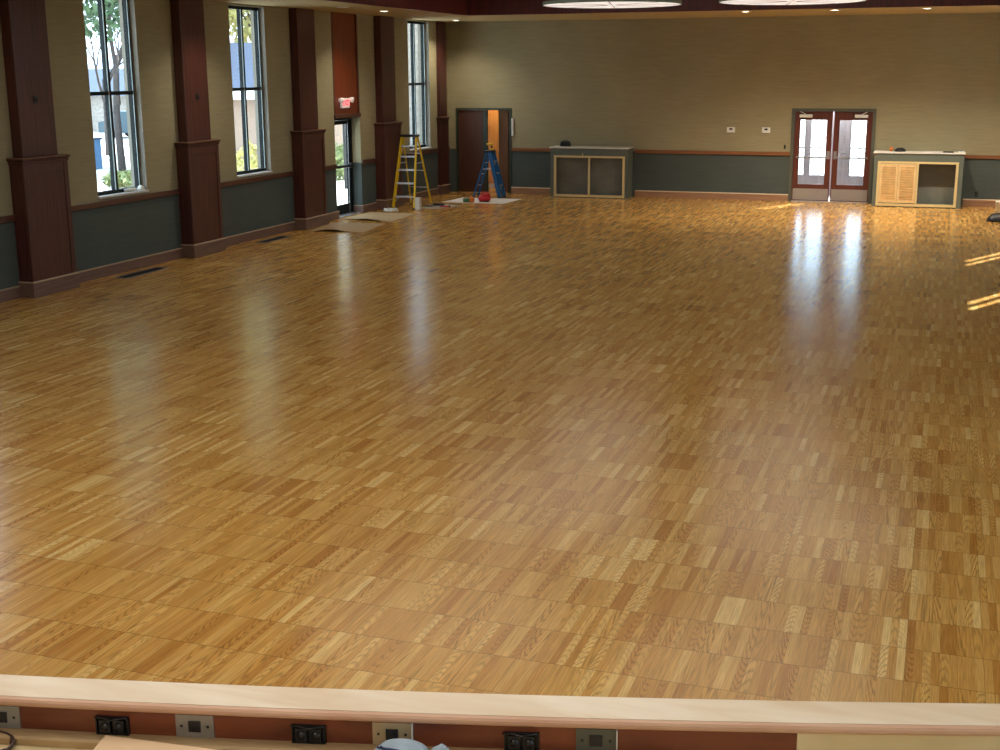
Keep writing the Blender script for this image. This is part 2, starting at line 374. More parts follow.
# soffit band and raised tray
TX0, TX1, TY0, TY1 = -9.75, 1.12, 0.0, 25.95
b = MB()
b.box(WX-WT, TX0, BY-WT, FY+WT, HZ, HZ+0.2); b.box(TX1, RX+WT, BY-WT, FY+WT, HZ, HZ+0.2)
b.box(TX0, TX1, TY1, FY+WT, HZ, HZ+0.2); b.box(TX0, TX1, BY-WT, TY0, HZ, HZ+0.2)
structure(b.build('ceiling_soffit', 'cream'))
b = MB(); t = 0.06; Z0, Z1 = HZ-0.03, HZ+1.25
b.box(TX0+0.001, TX0+t, TY0+t, TY1-t, Z0, Z1); b.box(TX1-t, TX1-0.001, TY0+t, TY1-t, Z0, Z1)
b.box(TX0+0.001, TX1-0.001, TY1-t, TY1-0.001, Z0, Z1); b.box(TX0+0.001, TX1-0.001, TY0+0.001, TY0+t, Z0, Z1)
structure(b.build('trim_fascia', 'fascia'))
structure(MB().box(TX0-0.4, TX1+0.4, TY0-0.4, TY1+0.4, Z1, Z1+0.15).build('ceiling', 'tray'))

# pilasters
def pilaster(n, yc, wb=0.92, ws=0.72, xb=WX+0.23, xs=WX+0.17, base=True):
    r = empty('trim_%d' % n, (WX, yc, 0)); structure(r)
    h = wb/2
    MB().box(WX+0.002, xb, yc-h, yc+h, 0.0, 1.80, b=0.006).build('plinth_box', 'mahog', r)
    e = MB(); e.box(xb, xb+0.012, yc-h, yc-h+0.09, 0.24, 1.80, b=0.003); e.box(xb, xb+0.012, yc+h-0.09, yc+h, 0.24, 1.80, b=0.003)
    e.box(xb, xb+0.012, yc-h+0.09, yc+h-0.09, 1.68, 1.80, b=0.003)
    e.build('panel_stile', 'mahog', r)
    k = MB(); k.box(WX+0.002, xb+0.0201, yc-h-0.02, yc+h+0.02, 1.80, 1.845, b=0.008); k.box(WX+0.002, xb+0.04, yc-h-0.04, yc+h+0.04, 1.845, 1.872, b=0.008)
    k.build('cap_moulding', 'mahog', r)
    MB().box(WX+0.002, xb+0.045, yc-h-0.045, yc+h+0.045, 1.872, 1.885, b=0.003).build('cap_edge', 'caplit', r)
    k = MB(); k.box(WX+0.002, xb+0.03, yc-h-0.03, yc+h+0.03, 0.0, 0.20, b=0.006)
    k.build('base_moulding', 'base_y', r)
    MB().box(WX+0.002, xb+0.038, yc-h-0.038, yc+h+0.038, 0.20, 0.222, b=0.006).build('base_cap', 'baselit', r)
    MB().box(WX+0.002, xs, yc-ws/2, yc+ws/2, 1.885, HZ-0.001, b=0.006).build('shaft', 'mahog', r)
    return r
PIL = [14.46, 18.43, 22.36, 26.16]
for i, y in enumerate(PIL): pilaster(i+1, y)
pilaster(5, 29.62, wb=0.50, ws=0.46, xb=WX+0.10, xs=WX+0.08)
for i, y in enumerate((10.4, 6.5, 2.6)): pilaster(6+i, y)

# chair rail and baseboard
def segs(lo, hi, holes):
    y = lo; out = []
    for a, c in sorted(holes):
        if a > y: out.append((y, a))
        y = max(y, c)
    if y < hi: out.append((y, hi))
    return out
ph = [(y-0.46, y+0.46) for y in PIL+[10.4, 6.5, 2.6]]+[(29.37, 29.87)]
b = MB()
for a, c in segs(BY, FY, ph+[(DOOR_L[0]-0.0, DOOR_L[1]+0.0)]): b.box(WX+0.001, WX+0.035, a, c, 1.045, RAIL, b=0.006)
b.box(WX-0.12, WX+0.03, DOOR_L[0]-0.12, DOOR_L[0], 1.045, RAIL, b=0.004)
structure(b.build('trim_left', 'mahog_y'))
b = MB()
for a, c in segs(DD[1], RX, []) + segs(CD[1], DD[0], [(-8.98, -7.02)]):
    a2, c2 = a, c
    b.box(a2, c2, FY-0.035, FY-0.001, 1.045, RAIL, b=0.006)
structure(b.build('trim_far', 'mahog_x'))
r = empty('baseboard_left', (WX, 15, 0)); structure(r); b = MB(); k = MB()
pb = [(y-0.495, y+0.495) for y in PIL+[10.4, 6.5, 2.6]]+[(29.34, 29.90)]
for a, c in segs(BY, FY, pb+[(DOOR_L[0], DOOR_L[1])]):
    b.box(WX+0.001, WX+0.03, a, c, 0, 0.15); k.box(WX+0.001, WX+0.036, a, c, 0.15, 0.168, b=0.004)
# returns into the door alcove
for yy, s in ((DOOR_L[0], 1), (DOOR_L[1], -1)):
    b.box(WX-0.20, WX+0.03, yy, yy+s*0.03, 0, 0.15); k.box(WX-0.20, WX+0.036, yy, yy+s*0.036, 0.15, 0.168)
b.build('board', 'base_y', r); k.build('top_edge', 'baselit', r)
r = empty('baseboard_far', (0, FY, 0)); structure(r); b = MB(); k = MB()
for a, c in ((CD[1]+0.0, -9.0), (-7.0, DD[0]-0.0), (0.47, RX)):
    b.box(a, c, FY-0.03, FY-0.001, 0, 0.14); k.box(a, c, FY-0.038, FY-0.001, 0.14, 0.163, b=0.004)
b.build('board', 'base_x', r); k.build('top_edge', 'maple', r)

# windows
def window(n, wall_x, sgn, y0, y1, sill=True):
    # sgn = -1: the outside is towards -x
    r = empty('window_%d' % n, (wall_x, (y0+y1)/2, WZ0)); structure(r)
    xf = wall_x+sgn*0.11; xg = wall_x+sgn*0.19; xm = (xf+xg)/2
    ym = (y0+y1)/2; f = MB(); w = 0.055
    f.box(xf, xg, y0, y0+w, WZ0, WZ1); f.box(xf, xg, y1-w, y1, WZ0, WZ1)
    f.box(xf, xg, y0+w, y1-w, WZ0, WZ0+w); f.box(xf, xg, y0+w, y1-w, WZ1-w, WZ1)
    f.build('frame', 'frame', r)
    MB().box(xf-sgn*0.005, xg, ym-0.03, ym+0.03, WZ0+w, WZ1-w).build('mullion', 'frame', r)
    MB().box(xf-sgn*0.01, xg, y0+w, y1-w, 2.66, 2.715).build('transom_bar', 'frame', r)
    g = MB()
    for a, c in ((y0+w, ym-0.03), (ym+0.03, y1-w)):
        for z0, z1 in ((WZ0+w, 2.66), (2.715, WZ1-w)): g.box(xm-0.004, xm+0.004, a, c, z0, z1)
    g.build('glass', 'glass', r)
    j = MB()
    for ya_, yb_ in ((y0, y0+0.008), (y1-0.008, y1)): j.box(wall_x-sgn*0.001, xf, ya_, yb_, WZ0, WZ1); j.box(xg, wall_x+sgn*WT, ya_, yb_, WZ0, WZ1)
    j.build('jamb', 'jamb', r)
    tr = MB(); xo = xg+sgn*0.004
    for yy in (y0+w-0.012, ym-0.03-0.012, y1-w-0.002): tr.box(xf-sgn*0.012, xf-sgn*0.002, yy, yy+0.012, WZ0+w, WZ1-w)
    tr.build('glint_strip', 'frameglint', r)  # thin strips drawn as the frame's bright reflection lines
    MB().box(wall_x-sgn*0.03, xf, y0, y1, WZ0-0.028, WZ0+0.004, b=0.003).build('sill', 'sillstone', r)
    return r
for i, (a, c) in enumerate(WIN_L): window(i+1, WX, -1, a, c)
for i, (a, c) in enumerate(WIN_R): window(i+7, RX, 1, a, c)

# exit door in the left wall
y0, y1 = DOOR_L
r = empty('door_1', (WX, (y0+y1)/2, 0)); structure(r)
xa, xb_ = WX-0.20, WX-0.30
f = MB(); f.box(xb_, xa, y0, y0+0.05, 0, 2.05); f.box(xb_, xa, y1-0.05, y1, 0, 2.05); f.box(xb_, xa, y0+0.05, y1-0.05, 1.99, 2.05)
f.build('frame', 'frame', r)
l = empty('door_leaf', (WX-0.25, (y0+y1)/2, 0)); l.parent = r; l.matrix_parent_inverse = parent_world(r).inverted()
f = MB(); ya, yb = y0+0.055, y1-0.055; X0, X1 = WX-0.275, WX-0.23
f.box(X0, X1, ya, ya+0.09, 0.02, 1.98); f.box(X0, X1, yb-0.10, yb, 0.02, 1.98); f.box(X0, X1, ya+0.09, yb-0.10, 0.02, 0.22); f.box(X0, X1, ya+0.09, yb-0.10, 1.90, 1.98)
f.build('leaf_frame', 'frame', l)
MB().box(WX-0.256, WX-0.248, ya+0.09, yb-0.10, 0.22, 1.90).build('glass', 'glass', l)
f = MB(); f.box(WX-0.23, WX-0.165, ya+0.01, yb-0.01, 1.0, 1.055, b=0.01); f.box(WX-0.23, WX-0.14, yb-0.14, yb-0.02, 0.98, 1.075, b=0.01)
f.build('push_bar', 'black', l)
MB().box(WX-0.23, WX-0.18, ya+0.02, ya+0.30, 1.905, 1.965, b=0.005).build('door_closer', 'black', l)
MB().box(WX-0.24, WX-0.226, yb-0.10, yb-0.088, 0.03, 1.97).build('edge_strip', 'alu', l)
MB().box(WX-0.34, WX-0.02, y0, y1, 0.0, 0.02, b=0.004).build('threshold', 'alu', r)
# cherry panel over the door
p = MB(); p.box(WX-0.34, WX-0.02, y0, y1, 2.05, HZ)
p.build('overpanel', 'panel', r)
p = MB()
p.box(WX-0.02, WX+0.005, y0, y0+0.06, 2.13, HZ-0.001); p.box(WX-0.02, WX+0.005, y1-0.06, y1, 2.13, HZ-0.001); p.box(WX-0.02, WX+0.03, y0-0.01, y1+0.01, 2.05, 2.13, b=0.006)
p.build('panel_moulding', 'mahog_y', r)

# exit sign
es = empty('exit_sign', (WX-0.02, 24.26, 2.25)); tag(es, 'white emergency exit sign with red letters and two lamp heads above glass door', 'exit sign')
sx = WX-0.019
MB().box(sx, sx+0.06, 24.09, 24.43, 2.25, 2.45, b=0.008).build('housing', 'exitbody', es)
fnt = bpy.data.curves.new('exit_text', 'FONT'); fnt.body = 'EXIT'; fnt.size = 0.155; fnt.extrude = 0.003; fnt.align_x = 'CENTER'; fnt.align_y = 'CENTER'; fnt.offset = 0.004
to = bpy.data.objects.new('tmp', fnt); C.objects.link(to); bpy.context.view_layer.update()
me = bpy.data.meshes.new_from_object(to); bpy.data.objects.remove(to)
me.materials.clear(); me.materials.append(M['exitred'])
lo = bpy.data.objects.new('lettering', me); C.objects.link(lo)
lo.matrix_world = Matrix.Translation((sx+0.064, 24.26, 2.35)) @ Matrix(((0, 0, 1, 0), (1, 0, 0, 0), (0, 1, 0, 0), (0, 0, 0, 1)))
lo.parent = es; lo.matrix_parent_inverse = parent_world(es).inverted()
for s in (-1, 1):
    h = MB(); yc = 24.26+s*0.235
    h.tube([(sx+0.03, yc-s*0.06, 2.40), (sx+0.03, yc-s*0.03, 2.42)], 0.014)
    h.tube([(sx+0.005, yc, 2.415), (sx+0.05, yc, 2.415), (sx+0.10, yc, 2.405)], [0.03, 0.05, 0.058], n=16)
    h.build('lamp_head', 'exitbody', es)

# double doors in the far wall
r = empty('door_2', ((DD[0]+DD[1])/2, FY, 0)); structure(r)
f = MB(); w = 0.07
f.box(DD[0], DD[0]+w, FY-0.03, FY+0.16, 0, DD[2]); f.box(DD[1]-w, DD[1], FY-0.03, FY+0.16, 0, DD[2]); f.box(DD[0]+w, DD[1]-w, FY-0.03, FY+0.16, DD[2]-w, DD[2])
f.build('frame', 'greenframe', r)
MB().box(DD[0]+w, DD[1]-w, FY-0.02, FY+0.16, 0.0, 0.018, b=0.003).build('threshold', 'alu', r)
def leaf(x0, x1, hinge):
    l = empty('door_leaf', (x0 if hinge < 0 else x1, FY+0.03, 0)); 
    l.parent = r; l.matrix_parent_inverse = parent_world(r).inverted()
    Y0, Y1 = FY+0.02, FY+0.065; st = 0.125; zb, zt = 0.40, 1.86
    f = MB(); f.box(x0, x0+st, Y0, Y1, 0.022, 2.047); f.box(x1-st, x1, Y0, Y1, 0.022, 2.047)
    f.box(x0+st, x1-st, Y0, Y1, 0.022, zb); f.box(x0+st, x1-st, Y0, Y1, zt, 2.047)
    f.build('leaf_frame', 'doorwood', l)
    MB().box(x0+st, x1-st, FY+0.038, FY+0.046, zb, zt).build('glass', 'glass', l)
    mt = MB()
    for z in (0.76, 1.12, 1.47): mt.box(x0+st, x1-st, FY+0.030, FY+0.054, z-0.006, z+0.006)
    for x in (x0+st+0.12, x1-st-0.12): mt.box(x-0.006, x+0.006, FY+0.030, FY+0.054, zb, zt)
    mt.build('muntin', 'steel', l)
    MB().box(x0+0.02, x1-0.02, Y0-0.006, Y0, 0.04, 0.30, b=0.002).build('kick_plate', 'steel', l)
    cx = x0+0.10 if hinge < 0 else x1-0.10
    c = MB(); s = 1 if hinge < 0 else -1
    c.box(min(cx, cx+s*0.29), max(cx, cx+s*0.29), Y0-0.06, Y0, 1.915, 1.985, b=0.008)
    c.bar((cx+s*0.14, Y0-0.04, 1.99), (cx+s*0.02, Y0-0.05, 2.045), 0.02, 0.012)
    c.build('door_closer', 'white', l)
    px = x1-0.06 if hinge < 0 else x0+0.06
    h = MB(); h.box(px-0.035, px+0.035, Y0-0.012, Y0, 0.98, 1.16, b=0.004); h.box(x0+0.06, x1-0.06, Y0-0.065, Y0-0.035, 1.0, 1.035, b=0.006)
    h.box(x0+0.06, x0+0.10, Y0-0.036, Y0, 0.995, 1.04); h.box(x1-0.10, x1-0.06, Y0-0.036, Y0, 0.995, 1.04)
    h.build('panic_bar', 'steel', l)
mid = (DD[0]+DD[1])/2
leaf(DD[0]+w+0.004, mid-0.018, -1); leaf(mid+0.018, DD[1]-w-0.004, 1)

# closet door in the far wall
r = empty('door_3', ((CD[0]+CD[1])/2, FY, 0)); structure(r); f = MB(); w = 0.055
f.box(CD[0], CD[0]+w, FY-0.02, FY+0.14, 0, CD[2]); f.box(CD[1]-w, CD[1], FY-0.02, FY+0.14, 0, CD[2]); f.box(CD[0]+w, CD[1]-w, FY-0.02, FY+0.14, CD[2]-w, CD[2])
f.build('frame', 'darkgreen', r)
xm_ = -10.90
l = MB(); l.box(CD[0]+w+0.004, xm_, FY+0.02, FY+0.065, 0.01, CD[2]-w-0.005); l.build('fixed_leaf', 'doordark', r)
MB().box(xm_-0.005, xm_+0.10, FY+0.005, FY+0.09, 0.01, CD[2]-w-0.005).build('astragal', 'darkgreen', r)
# second leaf, opened into the room behind
hx = CD[1]-w-0.005; th = math.radians(50); Lw = 0.66
dx, dy = -math.cos(th)*Lw, math.sin(th)*Lw
nx, ny = math.sin(th)*0.045, math.cos(th)*0.045
ol = empty('open_leaf', (hx, FY+0.03, 0)); ol.parent = r; ol.matrix_parent_inverse = parent_world(r).inverted()
MB().prism([(hx, FY+0.03), (hx-nx, FY+0.03-ny), (hx-nx+dx, FY+0.03-ny+dy), (hx+dx, FY+0.03+dy)], 0.01, CD[2]-w-0.005).build('leaf_panel', 'doordark', ol)
hb = Vector((hx-nx+dx*0.88, FY+0.03-ny+dy*0.88, 0.96)); nv = Vector((-nx, -ny, 0)).normalized()
h = MB(); h.tube([hb, hb+nv*0.06], 0.011); h.tube([hb+nv*0.055, hb+nv*0.055-Vector((dx, dy, 0)).normalized()*0.12], 0.010)
h.build('lever_handle', 'chrome', ol)
# the room behind it
b = MB(); y1 = FY+WT
b.box(-12.4, -12.3, y1, y1+1.75, 0, 2.6); b.box(-9.9, -9.8, y1, y1+1.75, 0, 2.6)
b.box(-12.4, -9.8, y1+1.75, y1+1.85, 0, 2.6)
structure(b.build('wall_closet', 'offwhite')); structure(MB().box(-12.4, -9.8, y1, y1+1.85, 2.6, 2.7).build('ceiling_closet', 'offwhite'))
structure(MB().box(-12.4, -9.8, y1, y1+1.85, -0.2, 0.0).build('floor_closet', 'floor'))
structure(MB().box(-12.3, -9.9, y1+1.72, y1+1.75, 0.0, 0.12).build('baseboard_closet', 'offwhite'))
oc = empty('cabinet', (-11.3, y1+1.5, 0)); tag(oc, 'tall orange oak cupboard seen through the half open far door', 'cupboard')
MB().box(-12.1, -10.75, y1+1.22, y1+1.70, 0.10, 2.35).build('carcass', 'oakpanel', oc)
d_ = MB(); d_.box(-12.08, -11.44, y1+1.20, y1+1.22, 0.14, 2.32, b=0.004); d_.box(-11.42, -10.77, y1+1.20, y1+1.22, 0.14, 2.32, b=0.004); d_.build('door', 'oakpanel', oc)
MB().box(-12.05, -10.8, y1+1.26, y1+1.68, 0.0, 0.10).build('toe_kick', 'offwhite', oc)

# vestibule behind the double doors
b = MB(); y1 = FY+WT; y2 = FY+1.7
b.box(-4.1, -4.0, y1, y2+0.1, 0, 2.7); b.box(-0.9, -0.8, y1, y2+0.1, 0, 2.7)
b.box(-4.0, -3.46, y2, y2+0.1, 0, 2.7); b.box(-1.68, -0.9, y2, y2+0.1, 0, 2.7); b.box(-3.46, -1.68, y2, y2+0.1, 2.62, 2.7)
structure(b.build('wall_vestibule', 'vestframe')); structure(MB().box(-4.1, -0.8, y1, y2+0.1, 2.7, 2.8).build('ceiling_vestibule', 'offwhite'))
structure(MB().box(-4.1, -0.8, y1, y2+0.4, -0.2, 0.0).build('floor_vestibule', 'concrete'))
r = empty('door_4', (-2.57, y2, 0)); structure(r)
f = MB(); f.box(-3.46, -3.40, y2, y2+0.1, 0, 2.62); f.box(-1.74, -1.68, y2, y2+0.1, 0, 2.62); f.box(-3.40, -1.74, y2, y2+0.1, 2.56, 2.62)
f.box(-3.19, -3.10, y2, y2+0.1, 0, 2.56); f.box(-2.62, -2.56, y2, y2+0.1, 0, 2.56); f.box(-2.22, -2.16, y2, y2+0.1, 0, 2.56)
f.box(-2.56, -2.22, y2+0.02, y2+0.08, 0, 2.56)
f.build('frame', 'vestframe', r)
for x0, x1, nm in ((-3.40, -3.19, 'sidelight'), (-3.10, -2.62, 'door_leaf'), (-2.16, -1.74, 'door_leaf')):
    l = empty(nm, (x0, y2, 0)); l.parent = r; l.matrix_parent_inverse = parent_world(r).inverted()
    f = MB(); st = 0.03; f.box(x0, x0+st, y2+0.02, y2+0.065, 0.02, 2.55); f.box(x1-st, x1, y2+0.02, y2+0.065, 0.02, 2.55)
    f.box(x0+st, x1-st, y2+0.02, y2+0.065, 0.02, 0.48); f.box(x0+st, x1-st, y2+0.02, y2+0.065, 2.50, 2.55)
    f.box(x0+st, x1-st, y2+0.02, y2+0.065, 1.12, 1.15)
    f.build('leaf_frame', 'vestframe', l)
    MB().box(x0+st, x1-st, y2+0.038, y2+0.046, 0.48, 1.12).box(x0+st, x1-st, y2+0.038, y2+0.046, 1.15, 2.50).build('glass', 'glass', l)
h = MB(); h.tube([(-2.33, y2+0.02, 1.03), (-2.33, y2-0.05, 1.03), (-2.22, y2-0.05, 1.03)], 0.02, n=8); h.build('lever_handle', 'chrome', r)

# ------------------------------------------------------------------ cabinets by the far wall
def bar_cabinet(x0, x1, label, fl, fr, louv):
    y0 = FY-0.60; bd = 0.34 if louv else 0.14; y1 = FY-0.042; H = 1.17
    r = empty('serving_cabinet', ((x0+x1)/2, y0, 0)); tag(r, label, 'cabinet', 'half finished cabinets along the far wall')
    b = MB(); zt, zb = 0.98, 0.06
    b.box(x0, fl, y0, y1, 0, H); b.box(fr, x1, y0, y1, 0, H)
    b.box(fl, fr, y0, y1, zt, H); b.box(fl, fr, y0, y1, 0, zb)
    b.build('carcass', 'teal', r)
    b = MB(); b.box(fl, fr, y0+bd, y0+bd+0.03, zb, zt); b.build('back_panel', 'inside', r)
    MB().box(x0-0.025, x1+0.025, y0-0.025, y1, H, H+0.03, b=0.005).build('countertop', 'offwhite', r)
    w = 0.045; m = (fl+fr)/2; f = MB()
    f.box(fl-0.01, fl+w, y0-0.02, y0+0.02, 0.02, zt+0.02); f.box(fr-w, fr+0.01, y0-0.02, y0+0.02, 0.02, zt+0.02)
    f.box(fl+w, fr-w, y0-0.02, y0+0.02, zt-w+0.02, zt+0.02); f.box(fl+w, fr-w, y0-0.02, y0+0.02, 0.02, 0.02+w+0.01)
    f.box(m-w/2, m+w/2, y0-0.02, y0+0.02, 0.02+w, zt-w+0.02)
    f.build('face_frame', 'creamwood', r)
    f = MB(); f.box(m-0.02, m+0.02, y0+0.03, y0+bd, zb, zt); f.build('divider', 'inside', r)
    if not louv:
        MB().box(m-0.17, m-0.155, y0-0.021, y0-0.005, 0.99, 1.06).build('latch', 'creamwood', r)
    else:
        a, c = fl+w, m-w/2; mm = (a+c)/2
        for p, q_ in ((a+0.004, mm-0.003), (mm+0.003, c-0.004)):
            d = MB(); s = 0.045
            d.box(p, p+s, y0-0.015, y0+0.012, 0.09, zt-w+0.01); d.box(q_-s, q_, y0-0.015, y0+0.012, 0.09, zt-w+0.01)
            d.box(p+s, q_-s, y0-0.015, y0+0.012, 0.09, 0.15); d.box(p+s, q_-s, y0-0.015, y0+0.012, zt-w-0.05, zt-w+0.01)
            dl = d.build('louvred_door', 'louver', r); sl = MB(); n = 14; zz0, zz1 = 0.15, zt-w-0.05
            for k in range(n):
                z = zz0+(k+0.5)*(zz1-zz0)/n
                sl.bar((p+s-0.002, y0-0.002, z), (q_-s+0.002, y0-0.002, z), 0.012, 0.064, 0, up=(0, -0.36, 0.93))
            sl.build('slats', 'louver', dl)
        MB().tube([(mm-0.03, y0-0.016, 0.86), (mm-0.03, y0-0.035, 0.86)], 0.012).build('knob', 'creamwood', r)
    return r
bar_cabinet(-8.96, -7.06, 'slate green cabinet with two open empty bays, nearer the ladders', -8.86, -7.13, False)
bar_cabinet(-1.455, 0.42, 'slate green cabinet with slatted doors in its left bay beside double doors', -1.36, 0.315, True)

ZC = 1.2005
cb = empty('tool_case', (-8.66, 29.8, ZC)); tag(cb, 'small black case on top of the open cabinet', 'tool case')
MB().box(-8.78, -8.55, 29.72, 29.88, ZC, ZC+0.085, b=0.012).build('body', 'black', cb)
MB().box(-8.77, -8.56, 29.73, 29.87, ZC+0.087, ZC+0.12, b=0.010).build('lid', 'black', cb)
MB().tube([(-8.72, 29.80, ZC+0.12), (-8.72, 29.80, ZC+0.145), (-8.61, 29.80, ZC+0.145), (-8.61, 29.80, ZC+0.12)], 0.007).build('handle', 'black', cb)
def lump(mb, cx, cy, cz, rx, ry, rz, n=18, m=10, amp=0.18, seed=0, mi=0):
    rnd = random.Random(seed); ph_ = [rnd.uniform(0, 6) for _ in range(6)]
    vs = []; fs = []
    for i in range(m+1):
        a = (PI/2)*i/m
        for k in range(n):
            t = 2*PI*k/n; w = 1+amp*(math.sin(2*t+ph_[0])*0.5+math.sin(3*t+ph_[1]+a*2)*0.4+math.sin(5*t+ph_[2]-3*a)*0.3)
            r_ = math.cos(a)*w
            vs.append((cx+rx*r_*math.cos(t), cy+ry*r_*math.sin(t), cz+rz*math.sin(a)*(1+amp*0.5*math.sin(4*t+ph_[3])*math.cos(a))))
    for i in range(m):
        for k in range(n): fs.append((i*n+k, i*n+(k+1) % n, (i+1)*n+(k+1) % n, (i+1)*n+k))
    fs.append(tuple(range(n))[::-1])
    return mb.raw(vs, fs, mi, True)
# things on the second cabinet
tag(lump(MB(), -0.93, 29.82, ZC, 0.12, 0.08, 0.085, seed=2).build('cloth_bundle', 'black', loc=(-0.93, 29.82, ZC)), 'dark rumpled bundle lying on the slatted cabinet', 'bundle')
cu = MB(); cu.lathe([(0.03, ZC), (0.036, ZC+0.10), (0.033, ZC+0.10), (0.028, ZC+0.006)], -1.12, 29.84, 20)
cuo = cu.build('paper_cup', 'orange', loc=(-1.12, 29.84, ZC)); tag(cuo, 'small brownish cup on the slatted cabinet, left of the dark bundle', 'cup')
tag(MB().prism([(-1.44, 29.68), (-1.22, 29.66), (-1.20, 29.86), (-1.42, 29.88)], ZC, ZC+0.012).build('paper_stack', 'paper', loc=(-1.32, 29.77, ZC)), 'white papers at the left end of the slatted cabinet', 'paper')
pp = MB(); pp.prism([(-0.42, 29.64), (-0.04, 29.66), (-0.05, 29.90), (-0.43, 29.88)], ZC, ZC+0.014)
tag(pp.build('paper_stack', 'paper', loc=(-0.24, 29.77, ZC)), 'spread white papers at the middle of the slatted cabinet', 'paper')
tag(MB().box(-0.02, 0.20, 29.66, 29.78, ZC, ZC+0.022, b=0.004).build('marker_case', 'black', loc=(0.09, 29.72, ZC)), 'flat black case on the slatted cabinet, right of the papers', 'case')
bb = empty('small_box', (0.35, 29.75, ZC)); tag(bb, 'small white box with blue lid at right end of slatted cabinet', 'box')
MB().box(0.29, 0.41, 29.69, 29.81, ZC, ZC+0.03, b=0.003).build('box_body', 'white', bb); MB().box(0.31, 0.39, 29.70, 29.80, ZC+0.0305, ZC+0.04, b=0.002).build('box_lid', 'blue', bb)

# wall devices on the far wall
def thermostat(x, label):
    r = empty('thermostat', (x, FY, 1.62)); tag(r, label, 'thermostat', 'white wall controls left of the double doors')
    MB().box(x-0.095, x+0.095, FY-0.035, FY-0.001, 1.555, 1.685, b=0.012).build('housing', 'white', r)
    MB().box(x-0.035, x+0.035, FY-0.038, FY-0.034, 1.62, 1.66).build('display', 'socket', r)
thermostat(-4.74, 'white wall thermostat on the far wall, the one farther from the double doors')
thermostat(-3.93, 'white wall thermostat on the far wall, the one nearer the double doors')
k = empty('wall_switch', (-3.49, FY, 1.25)); tag(k, 'small black switch on far wall just above the wood rail by double doors', 'switch')
MB().box(-3.51, -3.47, FY-0.012, FY-0.001, 1.20, 1.29, b=0.003).build('plate', 'black', k); MB().box(-3.497, -3.483, FY-0.022, FY-0.0115, 1.23, 1.26).build('toggle', 'black', k)
k = empty('wall_outlet', (0.74, FY, 0.27)); tag(k, 'black wall outlet low on the far wall right of slatted cabinet', 'outlet')
MB().box(0.705, 0.775, FY-0.012, FY-0.001, 0.215, 0.325, b=0.003).build('plate', 'black', k); MB().box(0.72, 0.76, FY-0.016, FY-0.0115, 0.23, 0.31, b=0.002).build('receptacle', 'socket', k)
tag(MB().box(-10.14, -10.09, FY-0.05, FY-0.001, 1.42, 1.84, b=0.006).build('spirit_level', 'offwhite', loc=(-10.115, FY, 1.42)), 'narrow pale strip hanging on far wall right of the closet door', 'level')
for y, z, t_ in ((14.44, 2.64, 'nearest'), (18.43, 2.60, 'second nearest')):
    k = empty('junction_box', (WX+0.17, y, z)); tag(k, 'small dark electrical box on the %s mahogany pilaster' % t_, 'junction box', 'wiring boxes on the pilasters')
    MB().box(WX+0.1705, WX+0.185, y-0.04, y+0.04, z-0.05, z+0.05, b=0.003).build('cover', 'socket', k)
    MB().tube([(WX+0.185, y, z), (WX+0.21, y, z-0.01)], 0.012).build('wire_stub', 'black', k)

# ------------------------------------------------------------------ floor vents
def vent(x, y, w, l, label):
    r = empty('floor_vent', (x, y, 0)); tag(r, label, 'floor vent', 'floor grilles along the left wall')
    f = MB(); f.box(x-w/2, x+w/2, y-l/2, y-l/2+0.02, 0.0005, 0.006); f.box(x-w/2, x+w/2, y+l/2-0.02, y+l/2, 0.0005, 0.006)
    f.box(x-w/2, x-w/2+0.02, y-l/2+0.02, y+l/2-0.02, 0.0005, 0.006); f.box(x+w/2-0.02, x+w/2, y-l/2+0.02, y+l/2-0.02, 0.0005, 0.006)
    f.build('frame', 'steel', r)
    s = MB(); n = 6
    s.box(x-w/2+0.02, x+w/2-0.02, y-l/2+0.02, y+l/2-0.02, 0.0005, 0.002)
    for k_ in range(n):
        xx = x-w/2+0.03+(w-0.06)*(k_+0.5)/n; s.box(xx-0.004, xx+0.004, y-l/2+0.02, y+l/2-0.02, 0.002, 0.005)
    s.build('grille', 'black', r)
vent(-11.50, 16.35, 0.24, 1.1, 'dark floor grille below the nearest tall window')
vent(-11.50, 20.45, 0.22, 0.95, 'dark floor grille below the second nearest tall window')

# ------------------------------------------------------------------ boards and sheets on the floor
def sheet(name, pts, mat, label, cat, lift=None, t=0.008, n=14, z=0.0008):
    # four corners; a gently warped board with real thickness
    a, b_, c, d = [Vector((p[0], p[1], 0)) for p in pts]; vs = []; fs = []
    for top in (0, 1):
        for i in range(n+1):
            for j in range(n+1):
                u, v = i/n, j/n; p = (a*(1-u)+b_*u)*(1-v)+(d*(1-u)+c*u)*v
                h = lift(u, v) if lift else 0
                vs.append((p.x, p.y, z+h+top*t))
    k = (n+1)**2; ix = lambda i, j, o=0: o+i*(n+1)+j
    for i in range(n):
        for j in range(n):
            fs.append((ix(i, j), ix(i, j+1), ix(i+1, j+1), ix(i+1, j))); fs.append((ix(i, j, k), ix(i+1, j, k), ix(i+1, j+1, k), ix(i, j+1, k)))
        fs.append((ix(i, 0), ix(i+1, 0), ix(i+1, 0, k), ix(i, 0, k))); fs.append((ix(i+1, n), ix(i, n), ix(i, n, k), ix(i+1, n, k)))
        fs.append((ix(0, i+1), ix(0, i), ix(0, i, k), ix(0, i+1, k))); fs.append((ix(n, i), ix(n, i+1), ix(n, i+1, k), ix(n, i, k)))
    ctr = (a+b_+c+d)/4
    return tag(MB().raw(vs, fs).build(name, mat, loc=(ctr.x, ctr.y, 0)), label, cat)
sheet('cardboard_sheet', [(-11.42, 21.72), (-10.36, 21.88), (-10.52, 23.28), (-11.66, 23.10)], 'card', 'tan cardboard sheet with a lifted front edge on floor before the exit door', 'cardboard',
      lift=lambda u, v: 0.045*(1-v)**2*math.sin(PI*min(1, u*1.25))**2)
